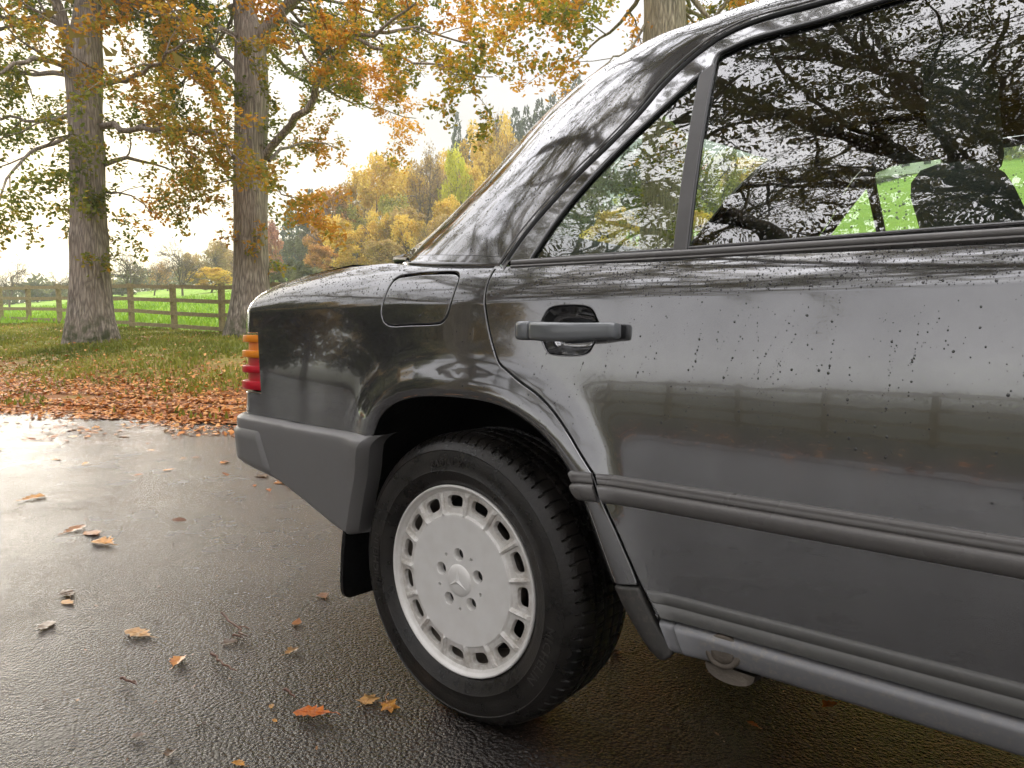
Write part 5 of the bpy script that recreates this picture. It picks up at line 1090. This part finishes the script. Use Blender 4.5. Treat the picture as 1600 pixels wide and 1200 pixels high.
th = np.linspace(0,2*pi,33); ring = np.stack([1.78+.10*np.sin(th), 2*YC-.48+.195*np.cos(th), .86+.17*np.sin(th)],-1); ring = np.stack([1.80-.085*np.sin(th)*1, .48+.195*np.cos(th)+.78, .84+.18*np.sin(th)],-1); V,F = tube(ring,.014,8,cap=False); make('steering_wheel', V, F, M['black'], cabin)
for nm_,pl in (('cabin_floor',(.45,2.2,.10,2*YC-.10,.30,.32)),('bulkhead',(2.25,2.30,.12,2*YC-.12,.3,.95))):
    V,F = box(*pl); make(nm_, V, F, M['carpet'], cabin, False)
# ---- wheels
def wheel_meshes():
    yf = .035                                                          # outer flange plane, measured from the car side
    root = empty('rear_wheel', (0,0,.300), car)
    def O(V): V = np.array(V,float); V[:,1] += yf; return V
    # tyre: outer sidewall to tread, grooves cut round it, sipes across the shoulder
    outer = [(.2035,.006),(.2075,-.0005),(.212,-.0045),(.222,-.0105),(.236,-.0140),(.2385,-.0158),(.241,-.0142),(.256,-.0150),(.270,-.0140),(.2805,-.0120),(.2825,-.0135),(.2845,-.0112),(.292,-.0065),(.2995,.0005)]
    tread = [(.3060,.0085),(.3095,.015)]
    y = .022; tr = [(.3120,.022)]
    for g in (.047,.079,.113,.145):
        tr += [(.3155 if g < .14 else .313, g-.0045),(.3152,g-.0040),(.3080,g-.0034),(.3080,g+.0034),(.3152,g+.0040),(.3155,g+.0045)]
    rest = [(.3115,.170),(.3060,.1815),(.2995,.190),(.285,.199),(.255,.203),(.225,.199),(.207,.190)]
    prof = outer+tread+tr+rest; n = 720; th = np.linspace(0,2*pi,n,endpoint=False); Rr = np.array([p[0] for p in prof])[:,None]*np.ones(n); Y = np.array([p[1] for p in prof])[:,None]*np.ones(n)
    groove = (np.arange(n) % 9 == 0); depth = np.zeros(len(prof)); 
    for i,(r,y_) in enumerate(prof):
        if .0005 <= y_ <= .040 and r > .298: depth[i] = .0065 if y_ > .006 else .0024
        elif .05 < y_ < .150 and r > .315: depth[i] = .004
    sh = np.interp(Y[:,0],[0,.047,.09,.15],[0,4,8,4]).astype(int)
    for i in range(len(prof)):
        g = np.roll(groove, sh[i]) if Y[i,0] > .01 else groove
        Rr[i] = np.where(g, Rr[i]-depth[i], Rr[i])
    Rr[12:14] -= 0
    P = np.stack([Rr*np.cos(th), Y, Rr*np.sin(th)],-1); P[...,2] = np.where(P[...,2] < -.296, -.296-(P[...,2]+.296)*-.25, P[...,2]); V,F = grid(P, close_m=True)
    ty = sharpen(make('tyre', O(V), F[:, ::-1], M['rubber'], root), 38)
    # raised sidewall lettering
    def letters(txt, ang0, rad, size, yo=-.0160, flip=False):
        cu = bpy.data.curves.new('t','FONT'); cu.body = txt; cu.size = size; cu.space_character = 1.12; cu.resolution_u = 2; ob = bpy.data.objects.new('t',cu); COL.objects.link(ob)
        dg = bpy.context.evaluated_depsgraph_get(); me = ob.evaluated_get(dg).to_mesh(); v = np.array([p.co[:] for p in me.vertices]); f = [list(p.vertices) for p in me.polygons]
        ob.evaluated_get(dg).to_mesh_clear(); bpy.data.objects.remove(ob); bpy.data.curves.remove(cu)
        if len(v) == 0: return
        w_ = v[:,0].max(); a = radians(ang0)-(v[:,0]-w_/2)/rad if not flip else radians(ang0)+(v[:,0]-w_/2)/rad; r_ = rad+(v[:,1] if not flip else -v[:,1]); n0 = len(v)
        yy = np.interp(r_, [p[0] for p in outer], [p[1] for p in outer]); top = np.stack([r_*np.cos(a), yy-.0021, r_*np.sin(a)],-1); bot = top+np.array([0,.0016,0])
        from collections import Counter
        ec = Counter(); 
        for q in f:
            for i in range(len(q)): ec[(q[i],q[(i+1)%len(q)])] += 1
        side = [(i,j,j+n0,i+n0) for (i,j) in ec if (j,i) not in ec]; tri = []
        for q in f:
            for i in range(1,len(q)-1): tri.append((q[0],q[i],q[i+1]))
        make('tyre_lettering', O(np.vstack([top,bot])), [np.array(tri),np.array(side)], M['letter'], root, False)
    letters('MICHELIN', -22, .2455, .027); letters('RADIAL X', 95, .2495, .019); letters('MICHELIN', 180, .2475, .024)
    # alloy: flange, dish, slotted ring, disc with bolt holes
    rp = [(.1995,.020),(.2035,.006),(.2060,.001),(.2068,-.0025),(.2060,-.0055),(.2040,-.0068),(.2015,-.0060),(.1998,-.0035),(.1990,.0010),(.1965,.0030),(.1935,.0040),(.1915,.0070)]
    V,F = lathe(rp, 128); rim = make('rim', O(V), F, M['rim'], root)
    def S_wh(u,v):
        r = np.hypot(u,v); y_ = np.interp(r, [0,.045,.100,.1400,.1418,.1440,.1465,.1600,.1800,.1900,.1925],[-.0005,-.0005,-.0010,-.0020,-.0018,.0035,.0040,.0050,.0066,.0060,.0070]); 
        a = np.arctan2(v,u); ph = (a/(2*pi)*15) % 1; rib = np.exp(-((ph-.5)/.072)**8); y_ = y_-rib*.0085*smooth01((r-.141)/.004)*smooth01((.191-r)/.006)*(1-.35*(r-.14)/.05); return np.stack([u, y_, v],-1)
    def ring_pts(r, n, a0=0): t = np.linspace(0,2*pi,n,endpoint=False)+a0; return np.stack([r*np.cos(t), r*np.sin(t)],-1)
    holes = []
    for k in range(15):
        a = 2*pi*k/15; sl = []
        for t in np.linspace(0,2*pi,22,endpoint=False):
            ct, st = cos(t), sin(t); e = .62; dx = .0142*np.sign(ct)*abs(ct)**e; dy = .0232*np.sign(st)*abs(st)**e; r_ = .1690+dx; aa2 = a+dy/.169; sl.append((r_*cos(aa2), r_*sin(aa2)))
        holes.append(np.array(sl))
    for k in range(5):
        a = radians(90+72*k+2); holes.append(ring_pts(.0143,18)+np.array([.056*cos(a),.056*sin(a)])); a += radians(36); holes.append(ring_pts(.0040,10)+np.array([.0625*cos(a),.0625*sin(a)]))
    exr = np.vstack([ring_pts(r,int(2*pi*r/.006)) for r in (.138,.1405,.1420,.1432,.1446,.150,.158,.18,.187)])
    rr3 = np.linspace(.1475,.1895,9); rib_p = np.concatenate([np.stack([rr3*np.cos(2*pi*(k+.5+f)/15), rr3*np.sin(2*pi*(k+.5+f)/15)],-1) for k in range(15) for f in (-.12,-.088,-.066,0,.066,.088,.12)])
    exr = np.vstack([exr[(np.hypot(exr[:,0],exr[:,1]) < .1475) | (np.hypot(exr[:,0],exr[:,1]) > .19)], rib_p])
    out = ring_pts(.1925,150); W,T,lo = fill2d(out, holes, .010, exr); m_ = len(W)
    P = S_wh(W[:,0],W[:,1]); Vs = [P]; Fs = [T]; n0 = len(P)
    for li,l in enumerate(lo[1:]):
        l = ccw_idx(l, W); b1 = P[l]+np.array([0,.0012,0]); cen = b1.mean(0); b1 = b1+(cen-b1)*.05; b2 = b1+np.array([0,.009 if li < 15 else .018,0]); b2 = b2+(b2.mean(0)-b2)*.08; k = len(l); i1 = np.arange(n0,n0+k); i2 = i1+k; n0 += 2*k; Vs += [b1,b2]
        Fs += [np.stack([l,np.roll(l,-1),np.roll(i1,-1),i1],-1), np.stack([i1,np.roll(i1,-1),np.roll(i2,-1),i2],-1)]
    make('rim_disc', O(np.vstack(Vs)), Fs, M['rim'], root); sharpen(bpy.data.objects[root.children[-1].name] if False else [o for o in root.children if o.name.startswith('rim_disc')][-1], 30)
    # centre cap with three pointed star
    V,F = lathe([(.0001,-.0068),(.018,-.0064),(.028,-.0052),(.0325,-.0030),(.0345,-.0012),(.0352,.0012)], 56); cap = make('centre_cap', O(V), F[:, ::-1], M['rim'], root)
    st = MB()
    for k in range(3):
        a = radians(90+180+120*k) if False else radians(270+120*k)
        a = radians(30+120*k); d1 = np.array([cos(a),0,sin(a)]); p1 = np.array([-sin(a),0,cos(a)]); tip = d1*.0285+np.array([0,-.0066,0]); c0 = np.array([0,-.0105,0]); w1 = (d1*.5+p1*.866)*.0060+np.array([0,-.0068,0]); w2 = (d1*.5-p1*.866)*.0060+np.array([0,-.0068,0]); st.add(np.array([c0,w1,tip,w2]), np.array([(0,1,2),(0,2,3)]))
    V,Fx = st.arrays(); Rm = radians(180); V = V*np.array([1,1,-1]); make('star_emblem', O(V), [f[:, ::-1] for f in Fx], M['rim'], root, False)
    # behind the slots
    V,F = lathe([(.1905,.020),(.1880,.040),(.180,.075),(.178,.170),(.200,.185)], 72); make('wheel_barrel', O(V), F, M['barrel'], root)
    V,F = lathe([(.045,.040),(.135,.040),(.1385,.043),(.1385,.056),(.10,.058)], 64); make('brake_disc', O(V), F[:, ::-1], M['disc'], root)
    V,F = lathe([(.0005,.016),(.06,.016),(.075,.020),(.075,.07),(.14,.09),(.178,.10)], 40); make('hub', O(V), F[:, ::-1], M['hub'], root)
    return root
def ccw_idx(l, W):
    p = W[l]; return l if area2(p) > 0 else l[::-1]
wheel = wheel_meshes()
# ---- the other three wheels and the mirrored side
fwheel = copy_tree(wheel, car); fwheel.name = 'front_wheel'; fwheel.location = (2.80,.0,.300)
for w_, nm in ((wheel,'rear_wheel'),(fwheel,'front_wheel')):
    o = copy_tree(w_, car); o.name = nm; o.location = (w_.location[0], 2*YC, .300); o.scale = (1,-1,1)
for o in list(mirrored):
    if o.parent is not car: continue
    m = copy_tree(o, car); m.location = (o.location[0], 2*YC-o.location[1], o.location[2]); m.scale = (1,-1,1)
# ---------------------------------------------------------------- rain beads on paint and glass (too many to count)
def beads(name, P, N, rad, mat, parent, flat=.55, rng=RNG):
    n = len(P); ref = np.array([0,0,1.]); a = np.cross(np.broadcast_to(ref,N.shape), N); a /= np.maximum(np.linalg.norm(a,axis=1,keepdims=True),1e-6); b = np.cross(N,a)
    k = 7; th = np.linspace(0,2*pi,k,endpoint=False); rings = [(1.0,-.05),(.88,.45),(.52,.86)]; rs = rad[:,None]; V = []
    wob = 1+.10*rng.normal(0,1,(n,k)); el = rng.uniform(.95,1.5,n)[:,None]
    for s,h in rings: V.append(P[:,None]+(a[:,None]*(np.cos(th)*wob)[...,None]+b[:,None]*((np.sin(th)*wob)*el)[...,None])*(rs*s)[...,None]+N[:,None]*(rs*h*flat)[...,None])
    V.append((P+N*(rad*flat)[:,None])[:,None]); V = np.concatenate(V,1); m = 3*k+1; o = (np.arange(n)*m)[:,None,None]; j = np.arange(k); j2 = (j+1)%k
    q = np.concatenate([np.stack([r*k+j, r*k+j2, (r+1)*k+j2, (r+1)*k+j],-1) for r in (0,1)]); t = np.stack([2*k+j, 2*k+j2, np.full(k,3*k)],-1)
    return tag(make(name, V.reshape(-1,3), [(q[None]+o).reshape(-1,4), (t[None]+o).reshape(-1,3)], mat, parent, True), kind='stuff')
def sample(poly, n, rng, holes=()):
    poly = np.asarray(poly); lo, hi = poly.min(0), poly.max(0); Q = rng.uniform(lo, hi, (int(n*2.2),2)); Q = Q[inside(poly,Q)]
    for h in holes: Q = Q[~inside(h,Q)]
    return Q[:n]
def radii(n, rng, med=.00064, sp=.50, mx=.0020): return np.minimum(med*np.exp(rng.normal(0,sp,n)), mx)
rb = np.random.default_rng(31)
Q1 = sample(quarter, 5200, rb); Q2 = sample(door, 6000, rb, [recess])
keep = lambda Q: Q[rb.uniform(0,1,len(Q)) < np.where(Q[:,1] > ZCR, 1.0, np.where(Q[:,1] > .60, .22, .05))]
Q1, Q2 = keep(Q1), keep(Q2)
up1 = np.stack([rb.uniform(-.95,.08,1900), rb.uniform(ZCR,.985,1900)],-1); up1 = up1[inside(quarter,up1)]; up2 = np.stack([rb.uniform(.10,1.07,3200), rb.uniform(ZCR,.938,3200)],-1); up2 = up2[inside(door,up2)]
trail = []
for i in range(30):                                                     # broken runs of beads down the flank
    x0 = rb.uniform(.25,1.05); z0 = rb.uniform(.78,.885); sl = rb.uniform(-.55,.05); L = rb.uniform(.04,.22); k = int(L/.0075)
    t = np.sort(rb.uniform(0,1,k)); trail.append(np.stack([x0+sl*L*t+rb.normal(0,.0006,k), z0-L*t],-1))
for i in range(14):
    x0 = rb.uniform(-.8,-.1); z0 = rb.uniform(.72,.86); L = rb.uniform(.04,.12); k = int(L/.008); t = np.sort(rb.uniform(0,1,k)); trail.append(np.stack([x0+rb.normal(0,.0015,k), z0-L*t],-1))
trail = np.vstack(trail); trail = trail[inside(door,trail) | inside(quarter,trail)]; trail = trail[~inside(recess,trail)]
QQ = np.vstack([Q1,Q2,up1,up2,trail]); Pq = S_body(QQ[:,0],QQ[:,1]); Nq = surf_normal(S_body,QQ[:,0],QQ[:,1])
beads('rain_beads', Pq, Nq, radii(len(QQ), rb), M['water'], car)
i0, n_i, n_j = rb.uniform(i_s+1, ir+40, 5200), R.shape[0], 17; j0 = rb.uniform(.3,15.5,5200); ia, ja = i0.astype(int), j0.astype(int); ft, fs_ = (i0-ia)[:,None], (j0-ja)[:,None]
Pp = (R[ia,ja]*(1-ft)+R[ia+1,ja]*ft)*(1-fs_)+(R[ia,ja+1]*(1-ft)+R[ia+1,ja+1]*ft)*fs_; Np = np.cross(R[ia+1,ja]-R[ia,ja], R[ia,ja+1]-R[ia,ja]); Np /= np.maximum(np.linalg.norm(Np,axis=1,keepdims=True),1e-9); Np *= np.sign(-Np[:,1])[:,None]
beads('rain_beads', Pp, Np, radii(len(Pp), rb, .0006), M['water'], car)
G1 = sample(mg, 4200, rb); G2 = sample(qg, 1300, rb); GG = np.vstack([G1,G2]); Pg = S_glass(GG[:,0],GG[:,1]); Ng = surf_normal(S_glass,GG[:,0],GG[:,1])
beads('rain_beads', Pg-Ng*.0066, Ng, radii(len(GG), rb, .0008, .45, .0024), M['water'], rd, .45)

# ---------------------------------------------------------------- single leaves and twigs lying on the road
rl = np.random.default_rng(5)
def leaf_outline(kind, rng):
    if kind == 'maple':
        pts = []
        for a, r in [(-90,.12),(-60,.42),(-42,.30),(-20,.66),(-4,.42),(12,.52),(30,.44),(48,.86),(62,.50),(76,.62),(90,1.0)]: pts.append((r*cos(radians(a))*.62, r*sin(radians(a))*.62+.38))
        half = np.array(pts)
    else: half = OAKLEAF.copy()
    half[1:-1] *= 1+rng.normal(0,.07,(len(half)-2,1)); return half
def loose_leaf(x, y, size, col, label, kind='oak', rot=None, curl=.25, dark=None, group=None, z0=.0025):
    h = leaf_outline(kind, rl); n = len(h); mid = np.stack([np.zeros(n), h[:,1]],-1); R1 = h; L1 = h*np.array([-1,1])*rl.uniform(.88,1.1)
    L1[0] = R1[0] = mid[0]; L1[-1] = R1[-1] = mid[-1]
    qr = mid+(R1-mid)*.5; ql = mid+(L1-mid)*.5; A = np.concatenate([L1,ql,mid,qr,R1]); 
    curl *= .6; bend = rl.uniform(-.5,1.0); z = curl*(np.abs(A[:,0])**1.3)*rl.uniform(.5,1.6)+curl*.5*bend*(A[:,1]-.4)**2+.02*np.sin(A[:,1]*17+A[:,0]*9)
    zz = z-z.min(); V = np.stack([A[:,0], A[:,1]-.45, zz],-1)*size; F = []
    for s in range(4):
        a = np.arange(n-1)+s*n; F.append(np.stack([a,a+n,a+n+1,a+1],-1))
    F = np.concatenate(F)
    m = NT('leaf '+label[:24]); v = m.coord(); nz = m.noise(m.mapping(v,(1,1,1)), 60, 4, .6); sp = m.noise(v, 260, 3, .6)
    d = dark or tuple(x_*.45 for x_ in col); cc = m.mix(m.rng(nz,.35,.65,0,1), d, col); cc = m.mix(m.rng(sp,.60,.72,0,.7), cc, tuple(x_*.25 for x_ in col))
    b = m.bsdf(Base_Color=cc, Roughness=.32, Specular_IOR_Level=.5); m.l(m.bump(nz,.002), b.inputs['Normal']); mt = m.done(b)
    root = make('fallen_leaf', V, F, mt, None, True); root.location = (x,y,z0); root.rotation_euler = (rl.normal(0,.04), rl.normal(0,.04), rl.uniform(0,6.28) if rot is None else rot)
    tag(root, label, 'leaf', group)
    st = np.array([(0,-.45,0),(rl.normal(0,.03),-.58,.02),(rl.normal(0,.08),-.74,.03)])*size; st[:,2] += size*.02; V,F = tube(st, [size*.012,size*.010,size*.008], 5); make('stalk', V, F, mt, root)
    V,F = tube(np.stack([np.zeros(6), np.linspace(-.45,.5,6), np.interp(np.linspace(-.45,.5,6), (A[2*n:3*n,1]-.45), zz[2*n:3*n])+.010],-1)*size, np.linspace(.012,.004,6)*size, 4); make('midrib', V, F, mt, root)
    return root
OR = (.62,.17,.025); TAN = (.60,.33,.12); BR = (.36,.14,.035); DULL = (.17,.105,.06); GOLD = (.62,.28,.05)
L = LOOSE
loose_leaf(*L[0], .085, OR, 'bright orange oak leaf lying nearest the rear tyre on the wet road', rot=2.1, curl=.35, dark=(.34,.07,.012), z0=.006)
loose_leaf(*L[1], .062, TAN, 'pale tan maple leaf beside the tyre', 'maple', rot=.3, curl=.15, dark=(.42,.22,.08))
loose_leaf(*L[2], .058, BR, 'brown curled maple leaf touching the pale tan one by the tyre', 'maple', rot=4.2, curl=.35, dark=(.62,.30,.06))
loose_leaf(*L[3], .095, TAN, 'long tan oak leaf lying flat on open road left of the mud flap', rot=1.9, curl=.3)
loose_leaf(*L[4], .062, GOLD, 'small curled orange leaf standing below the long tan oak leaf', rot=.8, curl=.7, dark=(.42,.13,.02))
loose_leaf(*L[5], .125, GOLD, 'folded golden leaf farther back on the open road', rot=1.8, curl=.5)
loose_leaf(*L[6], .11, BR, 'dark brown leaf left of the folded golden leaf', rot=.4, curl=.5)
loose_leaf(*L[7], .11, BR, 'thin brown leaf lying behind the folded golden leaf', rot=1.5, curl=.1)
loose_leaf(*L[8], .12, GOLD, 'lone yellow leaf near the left edge of the road', rot=.2, curl=.5)
loose_leaf(*L[9], .062, BR, 'crumpled red brown leaf under the mud flap', rot=1.2, curl=.6)
loose_leaf(*L[10], .050, TAN, 'small upright tan leaf between twig and tyre', rot=.2, curl=.6)
loose_leaf(*L[11], .045, OR, 'orange curled leaf in the dark under the sill', rot=2.6, curl=.6)
loose_leaf(*L[12], .028, OR, 'tiny orange leaf under the car behind the tyre', rot=1.2, curl=.3)
loose_leaf(*L[13], .032, GOLD, 'golden leaf cut by the bottom edge of the photo', rot=1.7, curl=.2)
loose_leaf(*L[14], .085, DULL, 'trodden dull brown leaf pressed into the road', rot=1.4, curl=.05, z0=.0045)
loose_leaf(*L[15], .060, TAN, 'narrow faded leaf beside the trodden brown leaf', rot=1.7, curl=.05)
loose_leaf(*L[16], .075, DULL, 'dark rotting leaf low at the left', rot=.9, curl=.2)
loose_leaf(*L[17], .022, TAN, 'tiny tan leaf scrap left of the orange oak leaf', rot=.9, curl=.2)
loose_leaf(*L[18], .018, GOLD, 'smallest golden scrap below the tan leaf scrap', rot=1.6, curl=.2)
loose_leaf(*L[19], .13, BR, 'brown leaf below the bumper corner', rot=1.5, curl=.1)
loose_leaf(*L[20], .12, DULL, 'dull leaf by the bumper corner farther out', rot=1.4, curl=.1)
loose_leaf(*L[21], .050, DULL, 'dark broken leaf above the long twig', rot=2.6, curl=.3)
loose_leaf(*L[22], .022, DULL, 'grey green scrap of leaf in the shade under the car', rot=.6, curl=.1)
loose_leaf(*L[23], .030, DULL, 'dark crumpled leaf at the lower left edge', 'maple', rot=.6, curl=.6)
loose_leaf(*L[24], .032, DULL, 'dark leaf above the crumpled one at lower left', rot=2.6, curl=.6)
dk = S_body(-.57,.990); loose_leaf(dk[0], dk[1]+.03, .05, OR, 'small orange leaf lying on the boot lid', rot=1.0, curl=.3, z0=float(dk[2])+.010)
M['twig'] = simple('wet twig', (.13,.060,.035), .45, var=.4, bump_scale=300, bump_d=.001)
names = ['long forked brown twig on the road','short reddish twig by the orange oak leaf','thin straight twig low on the road','dark bent stalk on the road above the long twig','small dark twig beside the bent stalk']
for (a, b), lab in zip(TWIGS, names):
    a = np.array([*a,.008]); b = np.array([*b,.010]); t = np.linspace(0,1,9)[:,None]; P = a+(b-a)*t; ln = np.linalg.norm(b-a); P[:,:2] += rl.normal(0,ln*.022,(9,2)); P[:,2] += .004*np.abs(np.sin(t[:,0]*9)); o0 = P[0].copy(); o0[2] = 0
    root = tag(empty('twig', tuple(o0)), lab, 'twig')
    V,F = tube(P-o0, np.linspace(.0038,.0018,9), 6); make('stem', V, F, M['twig'], root); q = P[5]; d_ = np.array([rl.normal(0,1),rl.normal(0,1),0]); d_ /= np.linalg.norm(d_); V,F = tube(np.array([q,q+d_*ln*.12+[0,0,.004],q+d_*ln*.2])-o0, [.002,.0015,.001], 5); make('side_shoot', V, F, M['twig'], root)
# grit and leaf crumbs scattered on the asphalt
n = 5200; rg = np.random.default_rng(9); gx = rg.uniform(-6,1.6,n); gy = rg.uniform(-1.1,2.2,n); sz = np.minimum(.0022*np.exp(rg.normal(0,.6,n)),.012); k = rg.uniform(0,1,n)
V,F,q = scatter(np.stack([gx,gy,np.full(n,.0035)],-1), sz*1.6, LEAF8, LEAF8F, tilt=.35, rng=rg)
tag(make('leaf_crumbs', V, F, mat_leaf('leaf crumbs', [(0,(.03,.018,.010)),(.6,(.10,.05,.022)),(1,(.30,.15,.06))], .05), None, False, None, {'rnd': q}), kind='stuff')
HAZE = .0012; HZ0, HZ1 = -3.0, 49.0
# ---------------------------------------------------------------- damp autumn air
s_ = NT('damp air'); pv = s_.n('ShaderNodeVolumePrincipled'); pv.inputs['Color'].default_value = (.985,.985,.99,1); pv.inputs['Density'].default_value = HAZE; pv.inputs['Anisotropy'].default_value = .35
s_.l(pv.outputs[0], s_.out.inputs['Volume'])
V,F = box(-915,915,-915,915,HZ0,HZ1); hz_ = tag(make('haze', V, F, s_.m, None, False), kind='stuff')
